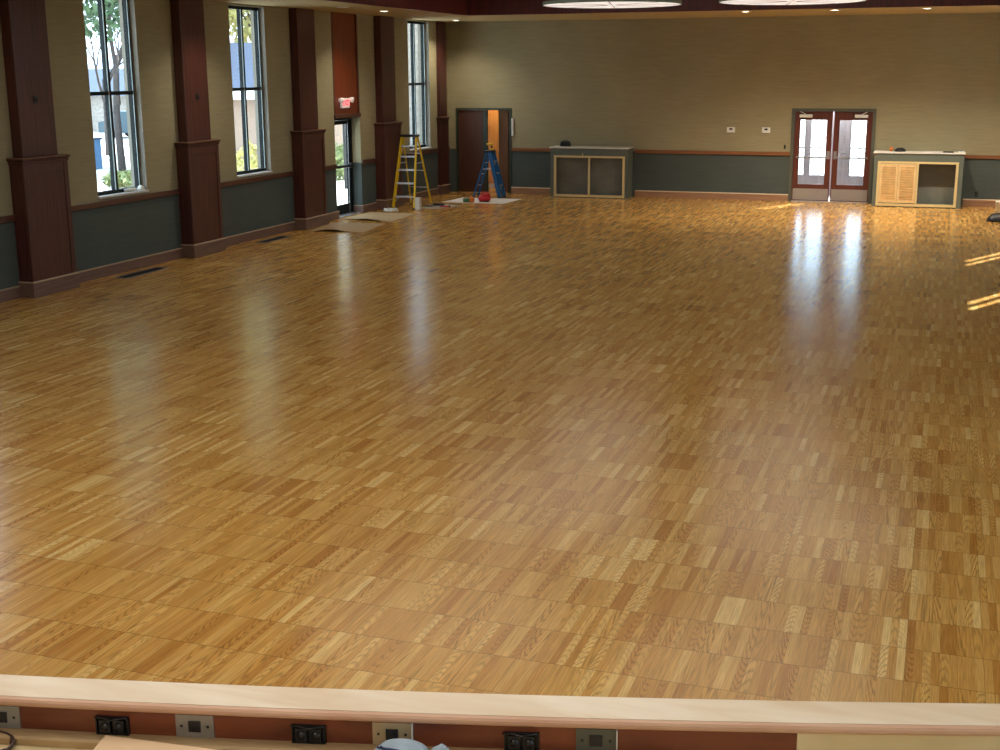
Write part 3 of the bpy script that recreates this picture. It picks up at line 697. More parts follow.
sheet('cardboard_sheet', [(-11.72, 23.78), (-10.52, 23.55), (-10.62, 25.10), (-11.74, 25.15)], 'card', 'tan cardboard sheet on the floor between exit door and yellow ladder', 'cardboard',
      lift=lambda u, v: 0.03*(1-v)**2*math.sin(PI*u)**2)
sheet('paper_sheet', [(-11.02, 27.60), (-9.52, 27.62), (-9.45, 28.78), (-10.92, 28.70)], 'paper', 'white paper sheet on the floor under the red and green tools', 'paper')
sheet('drop_sheet', [(-11.02, 26.10), (-10.55, 26.22), (-10.30, 26.98), (-10.95, 27.15)], 'greysheet', 'small grey sheet on floor beside the yellow ladder under dark tools', 'drop sheet')

# ------------------------------------------------------------------ ladders
def stepladder(cx, y0, y1, wb_, wt_, H, steps, mats, label, rz=0.0, rw=0.075, name='stepladder'):
    # built around the origin; front feet at y=0
    L_ = y1-y0; r = empty(name, (0, 0, 0)); tag(r, label, 'ladder')
    ty = L_*0.40
    rail, step, cap = mats
    def fp(s, t_, back=False):
        w_ = wb_/2+(wt_/2-wb_/2)*t_
        y = (L_*(1-t_)+(ty+0.06)*t_) if back else ty*t_
        return Vector((s*w_, y, 0.02+(H-0.04)*t_))
    for s in (-1, 1):
        m_ = MB(); m_.bar(fp(s, 0), fp(s, 1), 0.036, rw); m_.build('front_rail', rail, r)
        m_ = MB(); m_.bar(fp(s, 0, True), fp(s, 0.98, True), 0.025, 0.045); m_.build('rear_rail', rail, r)
        m_ = MB(); p = fp(s, 0); m_.box(p.x-0.02, p.x+0.02, p.y-0.04, p.y+0.04, 0.0, 0.035, b=0.004)
        m_.build('foot', 'black', r); m_ = MB(); p = fp(s, 0, True); m_.box(p.x-0.018, p.x+0.018, p.y-0.028, p.y+0.028, 0.0, 0.03, b=0.004); m_.build('foot', 'black', r)
    for t_ in steps:
        a, c = fp(-1, t_), fp(1, t_); m_ = MB(); m_.box(a.x+0.016, c.x-0.016, a.y-0.035, a.y+0.045, a.z-0.018, a.z+0.018, b=0.003); m_.build('step', step, r)
    a, c = fp(-1, steps[0]), fp(1, steps[0])
    for s in (-1, 1):
        p = fp(s, steps[0]); MB().bar((p.x-s*0.02, p.y, p.z-0.01-0.10), (p.x-s*0.10, p.y, p.z-0.012), 0.02, 0.006).build('step_brace', step, r)
        p = fp(s, steps[-1]); MB().bar((p.x-s*0.02, p.y, p.z-0.09), (p.x-s*0.09, p.y, p.z-0.012), 0.02, 0.006).build('step_brace', step, r)
    for s in (-1, 1):
        t1 = 0.62; a, c = fp(s, t1), fp(s, t1, True); m_ = MB(); m_.bar((a.x, a.y, a.z), (c.x, c.y, c.z+0.0), 0.006, 0.022); m_.build('spreader', step, r)
    for t1 in (0.25, 0.5, 0.75):
        a, c = fp(-1, t1, True), fp(1, t1, True); m_ = MB(); m_.bar(a, c, 0.02, 0.02); m_.build('rear_crossbar', step, r)
    m_ = MB(); m_.box(-wt_/2-0.03, wt_/2+0.03, ty-0.07, ty+0.13, H-0.04, H+0.012, b=0.012); m_.build('top_cap', cap, r)
    r.location = (cx, y0, 0.001); r.rotation_euler = (0, 0, rz)
    return r
stepladder(-11.27, 25.92, 27.02, 0.50, 0.34, 1.60, (0.16, 0.345, 0.53, 0.715, 0.86), ('yellow', 'alu', 'black'), 'yellow stepladder with metal steps standing by the left wall near the far corner', rz=math.radians(2))
LB = stepladder(-10.10, 29.05, 29.72, 0.34, 0.24, 1.12, (0.25, 0.52, 0.78), ('blue', 'alu', 'black'), 'short blue stepladder seen side-on in front of the half open door', rz=math.radians(90), rw=0.10)
LB.location = (-10.02, 29.0, 0.001)
# drill on the blue ladder
def drill(x, y, z, rz):
    r = empty('power_drill', (0, 0, 0)); tag(r, 'yellow cordless drill resting on top of the blue stepladder', 'drill')
    MB().tube([(-0.10, 0, 0.17), (-0.09, 0, 0.17), (0.06, 0, 0.17), (0.10, 0, 0.17)], [0.025, 0.036, 0.036, 0.026], n=12).build('motor_body', 'yellowtool', r)
    MB().tube([(0.10, 0, 0.17), (0.15, 0, 0.17)], [0.022, 0.014], n=12).build('chuck', 'black', r)
    MB().bar((-0.04, 0, 0.15), (-0.06, 0, 0.05), 0.035, 0.045, up=(1, 0, 0)).build('grip', 'black', r)
    MB().box(-0.11, 0.02, -0.04, 0.04, 0.0, 0.055, b=0.008).build('battery', 'yellowtool', r)
    r.location = (x, y, z); r.rotation_euler = (0, 0, rz)
    return r
drill(-10.33, 29.02, 1.134, math.radians(200)).scale = (0.8, 0.8, 0.8)

# ------------------------------------------------------------------ tools on the floor
rt = empty('power_tool', (-10.06, 27.9, 0.009)); tag(rt, 'red power tool lying on white paper by the blue ladder', 'power tool')
MB().tube([(-10.20, 27.88, 0.09), (-10.16, 27.88, 0.09), (-9.98, 27.90, 0.10), (-9.93, 27.90, 0.10)], [0.05, 0.075, 0.075, 0.05], n=16).build('tank', 'red', rt)
MB().box(-10.10, -9.94, 27.82, 27.96, 0.155, 0.205, b=0.02).build('motor_housing', 'red', rt)
MB().tube([(-10.16, 27.86, 0.15), (-10.13, 27.86, 0.23), (-9.98, 27.86, 0.24), (-9.94, 27.86, 0.19)], 0.012).build('handle', 'red', rt)
MB().box(-10.18, -9.96, 27.83, 27.95, 0.0095, 0.03, b=0.006).build('foot', 'black', rt)
gt = empty('tool_bag', (-10.40, 27.72, 0.009)); tag(gt, 'green and orange tool bag left of the red power tool', 'tool bag')
MB().box(-10.53, -10.38, 27.66, 27.78, 0.0095, 0.10, b=0.02).build('bag_body', 'green', gt)
MB().box(-10.37, -10.27, 27.66, 27.78, 0.0095, 0.13, b=0.02).build('side_pouch', 'orange', gt)
MB().tube([(-10.50, 27.72, 0.095), (-10.45, 27.72, 0.19), (-10.38, 27.72, 0.20), (-10.33, 27.72, 0.12)], 0.010).build('strap', 'orange', gt)
bk = empty('carton', (-11.02, 25.98, 0)); tag(bk, 'upright white carton standing at the yellow ladder\'s right front foot', 'carton')
MB().box(-10.99, -10.88, 25.90, 26.02, 0.0005, 0.25, b=0.004).build('carton_body', 'offwhite', bk); MB().box(-10.995, -10.875, 25.895, 26.025, 0.251, 0.262, b=0.002).build('carton_lid', 'offwhite', bk)
def heap(cx, cy, z):
    specs = [('pliers', 'black', -0.22, -0.05, 'black tool left end of the row beside the yellow ladder'), ('caulk_gun', 'socket', -0.02, 0.06, 'dark caulking gun in the middle of the row beside yellow ladder'), ('hammer', 'red', 0.18, -0.02, 'hammer with reddish grip at the right end beside yellow ladder')]
    for nm, mt, ox, oy, lb in specs:
        r = empty(nm, (cx+ox, cy+oy, z)); tag(r, lb, nm.replace('_', ' '), 'dark hand tools on the grey sheet')
        x, y = cx+ox, cy+oy
        if nm == 'pliers':
            for s in (-1, 1): MB().tube([(x-0.09, y+s*0.035, z+0.018), (x, y+s*0.006, z+0.018), (x+0.07, y-s*0.006, z+0.016)], [0.012, 0.011, 0.007]).build('handle', mt, r)
        elif nm == 'caulk_gun':
            MB().tube([(x-0.12, y, z+0.045), (x+0.09, y+0.05, z+0.045), (x+0.13, y+0.06, z+0.045)], [0.028, 0.028, 0.008], n=12).build('barrel', mt, r)
            MB().bar((x-0.11, y, z+0.03), (x-0.17, y-0.06, z+0.012), 0.02, 0.02).build('grip', 'black', r)
            MB().tube([(x-0.12, y, z+0.045), (x-0.22, y-0.025, z+0.045)], 0.005).build('plunger', 'alu', r)
        else:
            MB().tube([(x-0.12, y-0.03, z+0.016), (x+0.08, y+0.04, z+0.018)], 0.014).build('handle', mt, r)
            MB().bar((x+0.06, y+0.10, z+0.02), (x+0.11, y-0.03, z+0.02), 0.03, 0.034).build('head', 'black', r)
heap(-10.68, 26.52, 0.009)
cp = []
for k in range(90):
    t_ = k/89*2*PI*4; rr = 0.13+0.03*math.sin(k*1.7); cp.append((-11.28+rr*math.cos(t_)*1.0, 25.25+rr*0.9*math.sin(t_), 0.014+0.06*k/89+0.02*abs(math.sin(k*0.9))))
tag(MB().tube(cp, 0.009, n=6).build('cable_coil', 'white', loc=(-11.28, 25.25, 0)), 'coiled white cable on the floor left of the yellow ladder', 'cable')
# white caulk tube on the window sill
k = empty('caulk_tube', (WX-0.06, 16.80, WZ0+0.004)); tag(k, 'white tube and rag lying on the sill of the nearest tall window', 'caulk tube')
MB().tube([(WX-0.06, 16.62, WZ0+0.032), (WX-0.055, 16.86, WZ0+0.032)], 0.026, n=12).build('tube_body', 'white', k)
MB().tube([(WX-0.055, 16.86, WZ0+0.032), (WX-0.053, 16.95, WZ0+0.032)], [0.012, 0.004], n=8).build('nozzle', 'white', k)
lump(MB(), WX-0.05, 17.02, WZ0+0.005, 0.06, 0.07, 0.075, seed=9).build('rag', 'offwhite', k)
# items at the far right edge
tag(lump(MB(), 1.14, 27.25, 0.0005, 0.24, 0.20, 0.17, amp=0.14, seed=4).build('duffel_bag', 'black', loc=(1.14, 27.25, 0)), 'black bag on the floor at the right edge of the view', 'bag')
k = empty('white_bucket', (1.23, 28.6, 0)); tag(k, 'white plastic bucket behind the black bag', 'bucket')
MB().lathe([(0.11, 0.001), (0.13, 0.26), (0.138, 0.26), (0.138, 0.275), (0.125, 0.275), (0.105, 0.012), (0.0, 0.012)], 1.23, 28.6, 28).build('pail', 'white', k)
MB().tube([(1.23+0.138*math.cos(a), 28.6+0.138*math.sin(a)*0.35-0.08*math.sin(a), 0.24-0.12*math.sin(a)) for a in [PI*i/12 for i in range(13)]], 0.004, n=6).build('bail_handle', 'steel', k)

# ------------------------------------------------------------------ ceiling fixtures
n = 0
def downlight(x, y, label, power=75, lit=True):
    r = empty('downlight', (x, y, HZ)); tag(r, label, 'downlight', 'recessed downlights in the soffit')
    MB().lathe([(0.075, HZ-0.004), (0.115, HZ-0.008), (0.12, HZ-0.001), (0.075, HZ-0.001), (0.075, HZ-0.004)], x, y, 28, cap=False).build('trim_ring', 'white', r)
    MB().lathe([(0.074, HZ-0.0035), (0.0, HZ-0.006)], x, y, 28).build('lens', 'lamp' if lit else 'offwhite', r)
    if lit: beam(x, y, power)
def beam(x, y, power):
    ld = bpy.data.lights.new('downlight_beam', 'SPOT'); ld.energy = power; ld.color = (1, 0.88, 0.70); ld.spot_size = math.radians(128); ld.spot_blend = 0.8; ld.shadow_soft_size = 0.06
    lo_ = bpy.data.objects.new('downlight_beam', ld); C.objects.link(lo_); lo_.location = (x, y, HZ-0.03)
for (x, y, l_, pw, lt) in ((-10.75, 22.1, 'unlit recessed downlight over the left wall, nearest of the three there', 0, False), (-10.72, 23.9, 'recessed downlight over the left wall, above the exit door', 80, True),
                (-11.15, 29.0, 'recessed downlight in the soffit by the far left corner', 80, True), (-4.08, 27.25, 'recessed downlight near the far wall, above the thermostats', 230, True),
                (-2.29, 27.3, 'recessed downlight in front of the double doors', 235, True), (-0.53, 27.35, 'recessed downlight near far wall above the slatted cabinet', 235, True)):
    downlight(x, y, l_, pw, lt)
beam(1.5, 27.4, 230); beam(-10.7, 18.5, 60)  # unseen beams without fixtures; far one added to brighten the far wall
def disc(cx, cy, R, z, label=None, seen=True):
    r = empty('ceiling_disc', (cx, cy, z)); tag(r, label, 'ceiling disc', 'round white discs hung under the raised ceiling')
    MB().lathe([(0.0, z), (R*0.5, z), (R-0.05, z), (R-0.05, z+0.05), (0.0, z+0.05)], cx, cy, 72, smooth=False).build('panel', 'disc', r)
    MB().lathe([(R-0.049, z-0.004), (R-0.03, z-0.006), (R-0.03, z+0.055), (R-0.049, z+0.055), (R-0.049, z-0.004)], cx, cy, 72, smooth=False, cap=False).build('rim', 'discrim', r)
    s = MB()
    for k in range(8):
        a = 2*PI*k/8+0.2; s.bar((cx+0.1*math.cos(a), cy+0.1*math.sin(a), z-0.002), (cx+(R-0.06)*math.cos(a), cy+(R-0.06)*math.sin(a), z-0.002), 0.018, 0.006)
    s.build('seam', 'discseam', r)
    for k in range(3):
        s = MB(); a = 2*PI*k/3; s.tube([(cx+R*0.6*math.cos(a), cy+R*0.6*math.sin(a), z+0.09), (cx+R*0.6*math.cos(a), cy+R*0.6*math.sin(a), HZ+1.24)], 0.008, n=6)
        s.build('hanger', 'steel', r)
disc(-5.94, 23.4, 1.30, 4.15, 'round white ceiling disc, left one of the two at the top')
disc(-2.72, 23.5, 1.30, 4.15, 'round white ceiling disc, right one of the two at the top')

# ------------------------------------------------------------------ stage edge
def cy_(x): return 3.3985+0.3052*x+0.01554*x*x       # front nose line of the ledge (seen side), z 1.2
def nrm(x):
    s = 0.3052+0.0311*x; v = Vector((-s, 1, 0)).normalized(); return v
def cpt(x, off, z): p = Vector((x, cy_(x), 0))+nrm(x)*off; return (p.x, p.y, z)
def sweep(x0, x1, prof, name, mat, n=60, parent=None):
    vs = []; fs = []; m_ = len(prof)
    for i in range(n+1):
        x = x0+(x1-x0)*i/n
        for o_, z in prof: vs.append(cpt(x, o_, z))
    for i in range(n):
        for k_ in range(m_): fs.append((i*m_+k_, i*m_+(k_+1) % m_, (i+1)*m_+(k_+1) % m_, (i+1)*m_+k_))
    fs.append(tuple(range(m_))[::-1]); fs.append(tuple(range(n*m_, (n+1)*m_)))
    return MB().raw(vs, fs).build(name, mat, parent)
XL, XR = WX+0.35, RX-0.02
led = empty('trim_ledge', (-1, 3.1, 0)); structure(led)
sweep(XL, XR, [(0.022, 1.1765), (0.022, 1.2), (0.150, 1.2), (0.150, 1.1765)], 'ledge_board', 'maple', parent=led)
sweep(XL, XR, [(0.0205, 1.176), (0.006, 1.176), (0.0, 1.181), (-0.002, 1.187), (0.0, 1.193), (0.006, 1.1985), (0.0205, 1.1992)], 'nosing', 'mapleedge', parent=led)
sweep(XL, -0.27, [(0.014, 1.075), (0.014, 1.1755), (0.035, 1.1755), (0.035, 1.075)], 'inner_face', 'redface', parent=led)
sweep(-0.2695, XR, [(0.010, 1.075), (0.010, 1.1755), (0.035, 1.1755), (0.035, 1.075)], 'inner_face', 'ply', parent=led)
sweep(XL, XR, [(0.0355, 0.0), (0.0355, 1.176), (0.125, 1.176), (0.125, 0.0)], 'stage_front', 'mahog_x', parent=led)
sweep(XL, -0.6, [(-0.038, 1.075), (-0.038, 1.095), (-0.030, 1.100), (0.0135, 1.100), (0.0135, 1.075)], 'batten', 'batten', parent=led)
# deck
poly = [(XL, BY)]+[(XR, BY)]+[cpt(XR+(XL-XR)*i/40, 0.035, 0)[:2] for i in range(41)]
structure(MB().prism(poly, 0.95, 1.0745).build('floor_stage', 'ply'))
# cover plates and open outlet boxes on the inner face
def frame_at(x):
    nv = nrm(x); return Vector((nv.y, -nv.x, 0)), nv      # along, inward (away from the camera)
def on_face(mb, x, off0, off1, a0, a1, z0, z1, mi=0):
    al, nv = frame_at(x); o = Vector((x, cy_(x), 0))+nv*0.014
    P = lambda a, f_, z: tuple(o+al*a-nv*f_+Vector((0, 0, z)))
    return mb.hexa([P(a0, off1, z0), P(a1, off1, z0), P(a1, off0, z0), P(a0, off0, z0), P(a0, off1, z1), P(a1, off1, z1), P(a1, off0, z1), P(a0, off0, z1)], mi)
G = 'electrical plates set in the stage ledge'
for x, mt, lb in ((-2.525, 'plate', 'grey cover plate on the stage ledge, at the left edge'), (-1.948, 'plate', 'grey cover plate with two screws and a round jack, second from left'),
                  (-1.382, 'platetan', 'tan cover plate behind the striped cloth on the stage ledge'), (-0.815, 'plategreen', 'dull grey-green cover plate with square socket, rightmost on the ledge')):
    r = empty('cover_plate', (x, cy_(x), 1.13)); tag(r, lb, 'cover plate', G)
    on_face(MB(), x, 0.0005, 0.006, -0.057, 0.057, 1.102, 1.173).build('plate', mt, r)
    on_face(MB(), x, 0.006, 0.010, -0.018, 0.018, 1.121, 1.154).build('jack', 'socket', r)
    s = MB(); on_face(s, x, 0.006, 0.008, -0.043, -0.036, 1.134, 1.141); s.build('screw', 'socket', r); s = MB(); on_face(s, x, 0.006, 0.008, 0.036, 0.043, 1.134, 1.141); s.build('screw', 'socket', r)
    if x > -1.5: on_face(MB(), x, 0.0005, 0.012, 0.0575, 0.061, 1.102, 1.173).build('bent_edge', 'white', r)
for x, lb in ((-2.19, 'open black outlet box on ledge, left of the plywood sheet corner'), (-1.618, 'open black outlet box on ledge, left of the striped cloth'), (-1.02, 'open black outlet box on ledge, right of the striped cloth')):
    r = empty('outlet_box', (x, cy_(x), 1.13)); tag(r, lb, 'outlet box', 'open outlet boxes in the stage ledge')
    s = MB(); on_face(s, x, 0.0005, 0.012, -0.05, 0.05, 1.100, 1.104); on_face(s, x, 0.0005, 0.012, -0.05, 0.05, 1.152, 1.156)
    on_face(s, x, 0.0005, 0.012, -0.05, -0.046, 1.104, 1.152); on_face(s, x, 0.0005, 0.012, 0.046, 0.05, 1.104, 1.152); on_face(s, x, 0.0005, 0.002, -0.046, 0.046, 1.104, 1.152)
    s.build('box_rim', 'black', r)
    al, nv = frame_at(x); o = Vector((x, cy_(x), 0))+nv*0.014
    for a in (-0.021, 0.021):
        s = MB(); on_face(s, x, 0.002, 0.016, a-0.016, a+0.016, 1.108, 1.148)
        c0 = o+al*a-nv*0.016
        s.tube([c0+Vector((0, 0, 1.128)), c0-nv*0.004+Vector((0, 0, 1.128))], 0.014, n=14)
        s.build('receptacle', 'socket', r)
    MB().tube([o-al*0.055-nv*0.004+Vector((0, 0, 1.15)), o-al*0.035-nv*0.012+Vector((0, 0, 1.157)), o+al*0.0-nv*0.018+Vector((0, 0, 1.150)), o+al*0.045-nv*0.012+Vector((0, 0, 1.158))], 0.003, n=6).build('wire', 'socket', r)
# loose plywood sheet, cloth and cable on the deck
ps = MB().prism([(-2.195, 2.78), (-0.50, 2.945), (-0.42, 2.05), (-2.02, 1.90)], 1.1005, 1.113)
tag(ps.build('plywood_sheet', 'plysheet', loc=(-1.3, 2.4, 1.0755)), 'loose pinkish plywood sheet lying on the stage boards', 'plywood')
cl = empty('striped_cloth', (-1.30, 2.93, 1.113)); tag(cl, 'crumpled blue grey cloth with navy stripes on the plywood sheet', 'cloth')
lump(MB(), -1.315, 2.935, 1.1135, 0.085, 0.075, 0.050, n=40, m=16, amp=0.16, seed=12).build('cloth_body', 'clothblue', cl)
lump(MB(), -1.215, 2.965, 1.1135, 0.035, 0.035, 0.045, n=24, m=10, amp=0.2, seed=15).build('cloth_corner', 'clothblue', cl)
s = MB()
for q_ in range(3):
    pts = []
    for k in range(14):
        a = 0.35+2.5*k/13; rr = 0.92-0.22*q_
        pts.append((-1.315+0.088*rr*math.cos(a)*(1.0), 2.935-0.02*q_-0.076*rr*math.sin(a)*0.6+0.01, 1.1135+0.050*math.sqrt(max(0.02, 1-rr*rr*(math.cos(a)**2+0.36*math.sin(a)**2)))+0.003))
    s.tube(pts, 0.0035, n=6)
s.build('stripe', 'clothdark', cl)
cp = [(-2.52+(0.075+0.004*(k//24))*math.cos(k*2*PI/24), 2.655+(0.062)*math.sin(k*2*PI/24), 1.082+0.006*(k//24)) for k in range(24*4)]
tag(MB().tube(cp, 0.004, n=6).build('wire_coil', 'rust', loc=(-2.52, 2.65, 1.0755)), 'dark coiled wire on the stage boards at lower left corner', 'wire coil')

# ------------------------------------------------------------------ outside
structure(MB().box(-110, 110, -60, 120, -0.75, -0.55).build('ground_outside', 'concrete'))
def foliage(cx, cy, cz, rx, ry, rz, n, size, seed):
    rnd = random.Random(seed); mb = MB()
    for _ in range(n):
        while True:
            p = Vector((rnd.uniform(-1, 1), rnd.uniform(-1, 1), rnd.uniform(-1, 1)))
            if 0.15 < p.length < 1: break
        c = Vector((cx+p.x*rx, cy+p.y*ry, cz+p.z*rz))
        a = Vector((rnd.uniform(-1, 1), rnd.uniform(-1, 1), rnd.uniform(-1, 1))).normalized()*size*rnd.uniform(.6, 1.3); d = a.orthogonal().normalized()*size*0.45
        mb.face([c-a, c+d, c+a, c-d])
    return mb
def branches(mb, p, d, l, r, depth, rnd):
    q = p+d*l; mid_ = (p+q)/2+Vector((rnd.uniform(-1, 1), rnd.uniform(-1, 1), 0))*l*0.06
    mb.tube([p, mid_, q], [r, r*0.85, r*0.7], n=5)
    if depth == 0: return
    for k in range(3 if depth > 1 else 4):
        nd = (d+Vector((rnd.uniform(-1, 1), rnd.uniform(-1, 1), rnd.uniform(-0.45, 0.8)))*0.75).normalized()
        branches(mb, p+d*l*rnd.uniform(0.55, 1.0), nd, l*rnd.uniform(0.6, 0.8), r*0.55, depth-1, rnd)
def tree(x, y, h, label, fol=None, seed=1, depth=4, nm='tree'):
    r = empty(nm, (x, y, -0.55)); tag(r, label, 'tree', 'trees outside the left windows')
    mb = MB(); branches(mb, Vector((x, y, -0.6)), Vector((0.02, 0.0, 1)).normalized(), h*0.30, h*0.011, depth, random.Random(seed)); mb.build('trunk', 'bark', r)
    if fol:
        mat, cz, rx, rz, n_, sz = fol
        foliage(x, y, cz, rx, rx, rz, n_, sz, seed).build('foliage', mat, r)
tree(-28.6, 39.9, 14, 'evergreen tree outside the nearest tall window', ('leafgreen', 10.2, 3.8, 6.2, 14000, 0.17), 3, 3, 'evergreen_tree')
tree(-34.5, 47.2, 11, 'bare branched tree behind the evergreen outside the nearest window', None, 11, 5, 'bare_tree')
tree(-27.5, 48.5, 14, 'yellow leaved tree above the house roof outside second window', ('leafyellow', 9.5, 4.6, 5.8, 12000, 0.2), 5, 3, 'autumn_tree')
def bush(x, y, rx, h, label, seed, mat='leafbush'):
    o = foliage(x, y, -0.55+h*0.5, rx, rx, h*0.55, 700, 0.11, seed).build('bush', mat, loc=(x, y, -0.55)); tag(o, label, 'bush', 'bushes outside the left wall')
bush(-24.9, 32.0, 0.8, 0.55, 'low bush on the left below the nearest window view', 21)
bush(-24.3, 34.2, 0.8, 0.5, 'low bush on the right below the nearest window view', 22)
bush(-18.3, 32.0, 0.8, 1.6, 'yellowish shrub outside the second window', 23, 'leafyellow')
bush(-18.9, 38.6, 0.9, 1.2, 'shrub seen through the glass exit door', 24)
# house behind the second window
hr = empty('house', (-24.5, 41.0, -0.55)); tag(hr, 'low peach house with blue grey roof outside the second window', 'house')
ang = math.radians(30); ca, sa = math.cos(ang), math.sin(ang)
def hp(u, v, z): return (-24.0+u*ca-v*sa, 41.0+u*sa+v*ca, z)
def hbox(mb, u0, u1, v0, v1, z0, z1): return mb.hexa([hp(u0, v0, z0), hp(u1, v0, z0), hp(u1, v1, z0), hp(u0, v1, z0), hp(u0, v0, z1), hp(u1, v0, z1), hp(u1, v1, z1), hp(u0, v1, z1)])
hbox(MB(), -2.6, 4.0, 0, 5, -0.6, 2.3).build('wall', 'extwall', hr)
rf = MB(); v0, v1, vm_, zr_ = -0.5, 5.5, 2.5, 4.05
rf.raw([hp(-3.0, v0, 2.32), hp(4.4, v0, 2.32), hp(4.4, vm_, zr_), hp(-3.0, vm_, zr_), hp(-3.0, v1, 2.32), hp(4.4, v1, 2.32)], [(0, 1, 2, 3), (3, 2, 5, 4), (0, 3, 4), (1, 5, 2), (0, 4, 5, 1)])
rf.build('roof', 'extroof', hr)
hbox(MB(), -3.0, 4.4, v0-0.05, v0, 2.02, 2.34).build('fascia', 'extwhite', hr)
for u in (-1.6, 0.6, 2.4):
    hbox(MB(), u, u+0.8, -0.04, 0.0, 0.3, 1.6).build('window', 'extwhite', hr)
# pale stone building behind the third window
sb_ = empty('stone_building', (-24.0, 57.0, -0.55)); tag(sb_, 'pale stone building outside the far left window', 'building')
MB().box(-27.5, -19.5, 55.0, 62.0, -0.6, 7.0).build('wall', 'extbrick', sb_)
w_ = MB()
MB().box(-27.8, -19.2, 54.8, 62.2, 7.0, 7.3).build('roof', 'extwhite', sb_)
for x in (-23.0, -21.2): MB().box(x, x+0.7, 54.96, 55.0, 1.0, 4.0).build('window', 'extroof', sb_)
# parked car and blue kiosk far beyond the nearest window
car = empty('parked_car', (-42.0, 60.5, -0.55)); tag(car, 'dark teal parked car in the distance outside nearest window', 'car')
ccx, ccy = -42.0, 60.5
MB().raw([(ccx+x, ccy+y, -0.55+z) for y in (-0.85, 0.85) for x, z in ((-2.1, 0.3), (2.1, 0.3), (2.1, 0.8), (1.2, 0.95), (0.6, 1.45), (-1.1, 1.45), (-1.7, 0.95), (-2.1, 0.85))],
         [tuple(range(8)), tuple(range(15, 7, -1))]+[(k, (k+1) % 8, 8+(k+1) % 8, 8+k) for k in range(8)]).build('body', 'carpaint', car)
for x in (-1.3, 1.3):
    for y in (-0.86, 0.86): MB().tube([(ccx+x, ccy+y-0.1, -0.24), (ccx+x, ccy+y+0.1, -0.24)], 0.31, n=18).build('wheel', 'tyre', car)
far = empty('distant_building', (-48, 66, -0.55)); tag(far, 'pale low building far beyond the nearest window', 'building')
MB().box(-62, -40, 66, 76, -0.6, 1.6).build('wall', 'extbrick', far); MB().raw([(-62.5, 65.5, 1.6), (-39.5, 65.5, 1.6), (-39.5, 76.5, 1.6), (-62.5, 76.5, 1.6), (-61, 71, 3.2), (-41, 71, 3.2)], [(0, 1, 5, 4), (1, 2, 5), (2, 3, 4, 5), (3, 0, 4), (3, 2, 1, 0)]).build('roof', 'extroof', far)
ks = empty('kiosk', (-30.2, 40.3, -0.55)); tag(ks, 'light blue shed outside the nearest tall window', 'shed')
MB().box(-30.5, -30.0, 40.05, 40.65, -0.55, 0.55).build('walls', 'bluepaint', ks); MB().box(-30.55, -29.95, 40.0, 40.7, 0.55, 0.6).build('roof', 'extroof', ks)
lp = empty('lamp_post', (-17.5, 36.8, -0.55)); tag(lp, 'dark post seen through the glass exit door', 'post')
MB().tube([(-17.4, 35.6, -0.6), (-17.4, 35.6, 2.1)], 0.05).build('pole', 'black', lp); MB().box(-17.55, -17.25, 35.45, 35.75, 1.5, 2.2, b=0.02).build('lantern', 'black', lp)
# roof eaves outside the windows
structure(MB().box(WX-WT-0.6, WX-WT, BY, FY, HZ+0.05, HZ+0.25).build('trim_eave', 'extwhite'))

# ------------------------------------------------------------------ lights
SKY = 3.3; SUN = 16.0
w = bpy.data.worlds.new('World'); bpy.context.scene.world = w; w.use_nodes = True
bg = w.node_tree.nodes['Background']; bg.inputs['Color'].default_value = (0.66, 0.84, 1.0, 1); bg.inputs['Strength'].default_value = SKY
sl = bpy.data.lights.new('sun', 'SUN'); sl.energy = SUN; sl.color = (1, 0.95, 0.90); sl.angle = math.radians(0.6)
so = bpy.data.objects.new('sun', sl); C.objects.link(so)
el = math.radians(31.8); dv = Vector((-0.44*math.cos(el), -0.90*math.cos(el), -math.sin(el)))
so.rotation_euler = dv.to_track_quat('-Z', 'Y').to_euler()
def portal(loc, direction, sx_, sz_):
    ld = bpy.data.lights.new('window_portal', 'AREA'); ld.shape = 'RECTANGLE'; ld.size = sx_; ld.size_y = sz_; ld.cycles.is_portal = True
    o = bpy.data.objects.new('window_portal', ld); C.objects.link(o); o.location = loc; o.rotation_euler = Vector(direction).to_track_quat('-Z', 'Y').to_euler()
for a, c in WIN_L: portal((WX-WT-0.01, (a+c)/2, (WZ0+WZ1)/2), (1, 0, 0), c-a, WZ1-WZ0)
for a, c in WIN_R: portal((RX+WT+0.01, (a+c)/2, (WZ0+WZ1)/2), (-1, 0, 0), c-a, WZ1-WZ0)
portal((WX-WT-0.01, (DOOR_L[0]+DOOR_L[1])/2, 1.02), (1, 0, 0), 1.2, 2.0)
portal((-2.57, FY+1.85, 1.3), (0, -1, 0), 1.8, 2.6)
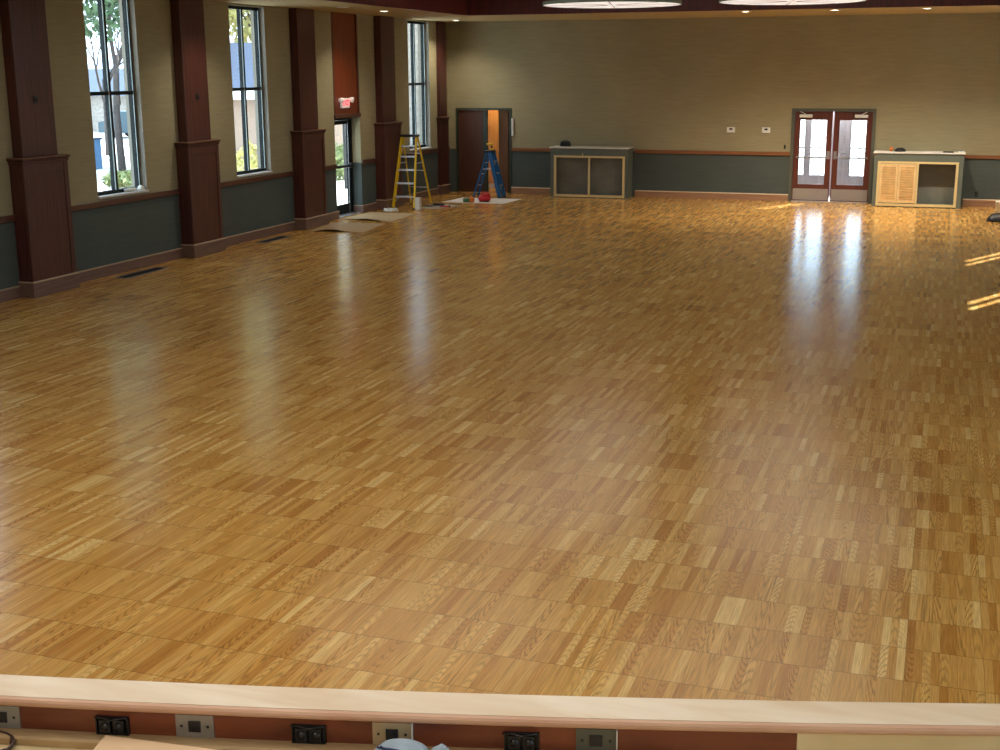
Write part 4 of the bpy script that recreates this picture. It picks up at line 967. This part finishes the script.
# unseen fill lamps, added over the platform and the hall floor
def fill_lamp(x, y, z, e, size, col, name='stage_fill'):
    ld = bpy.data.lights.new(name, 'AREA'); ld.shape = 'DISK'; ld.size = size; ld.energy = e; ld.color = col
    o = bpy.data.objects.new(name, ld); C.objects.link(o); o.location = (x, y, z); o.rotation_euler = (0, 0, 0)
fill_lamp(-1.0, -0.5, 4.05, 45, 1.2, (1, 0.93, 0.84))
for x in (-6.6, -2.0):
    for y, e in ((4.6, 76), (10.0, 27), (16.0, 19), (22.0, 20)): fill_lamp(x, y, HZ+1.0, e, 4.0, (1, 0.95, 0.87), 'hall_fill')  # large soft fills under the tray ceiling, added to brighten the floor
vl = bpy.data.lights.new('vestibule_fill', 'POINT'); vl.energy = 45; vl.shadow_soft_size = 0.15; vo = bpy.data.objects.new('vestibule_fill', vl); C.objects.link(vo); vo.location = (-2.45, FY+0.95, 2.55)  # fill added to lighten the grey frames between the two door sets
# lamp inside the closet
pl = bpy.data.lights.new('closet_bulb', 'POINT'); pl.energy = 22; pl.color = (1, 0.82, 0.6); pl.shadow_soft_size = 0.1
po = bpy.data.objects.new('closet_bulb', pl); C.objects.link(po); po.location = (-10.7, FY+WT+0.7, 2.45)

# ------------------------------------------------------------------ camera
cam = bpy.data.cameras.new('camera'); co = bpy.data.objects.new('camera', cam); C.objects.link(co)
cam.sensor_width = 36; cam.lens = 36*1262.93/1000; cam.clip_end = 500; cam.clip_start = 0.05
rv = Vector((0.94480566, 0.32759941, -0.004571)); uv = Vector((-0.07268354, 0.22318452, 0.97206264)); fv = Vector((-0.31946732, 0.91807805, -0.23467708))
mw = Matrix((( rv.x, uv.x, -fv.x, 0), (rv.y, uv.y, -fv.y, 0), (rv.z, uv.z, -fv.z, 3.0), (0, 0, 0, 1)))
co.matrix_world = mw
sc = bpy.context.scene; sc.camera = co
sc.view_settings.view_transform = 'Standard'; sc.view_settings.look = 'None'; sc.view_settings.gamma = 1; sc.view_settings.use_curve_mapping = False
sc.view_settings.exposure = 0.8
sc.cycles.use_denoising = True; sc.cycles.denoising_prefilter = 'ACCURATE'; sc.cycles.denoising_input_passes = 'RGB_ALBEDO_NORMAL'; sc.cycles.max_bounces = 10; sc.cycles.diffuse_bounces = 6; sc.cycles.transparent_max_bounces = 16
sc.cycles.sample_clamp_indirect = 8
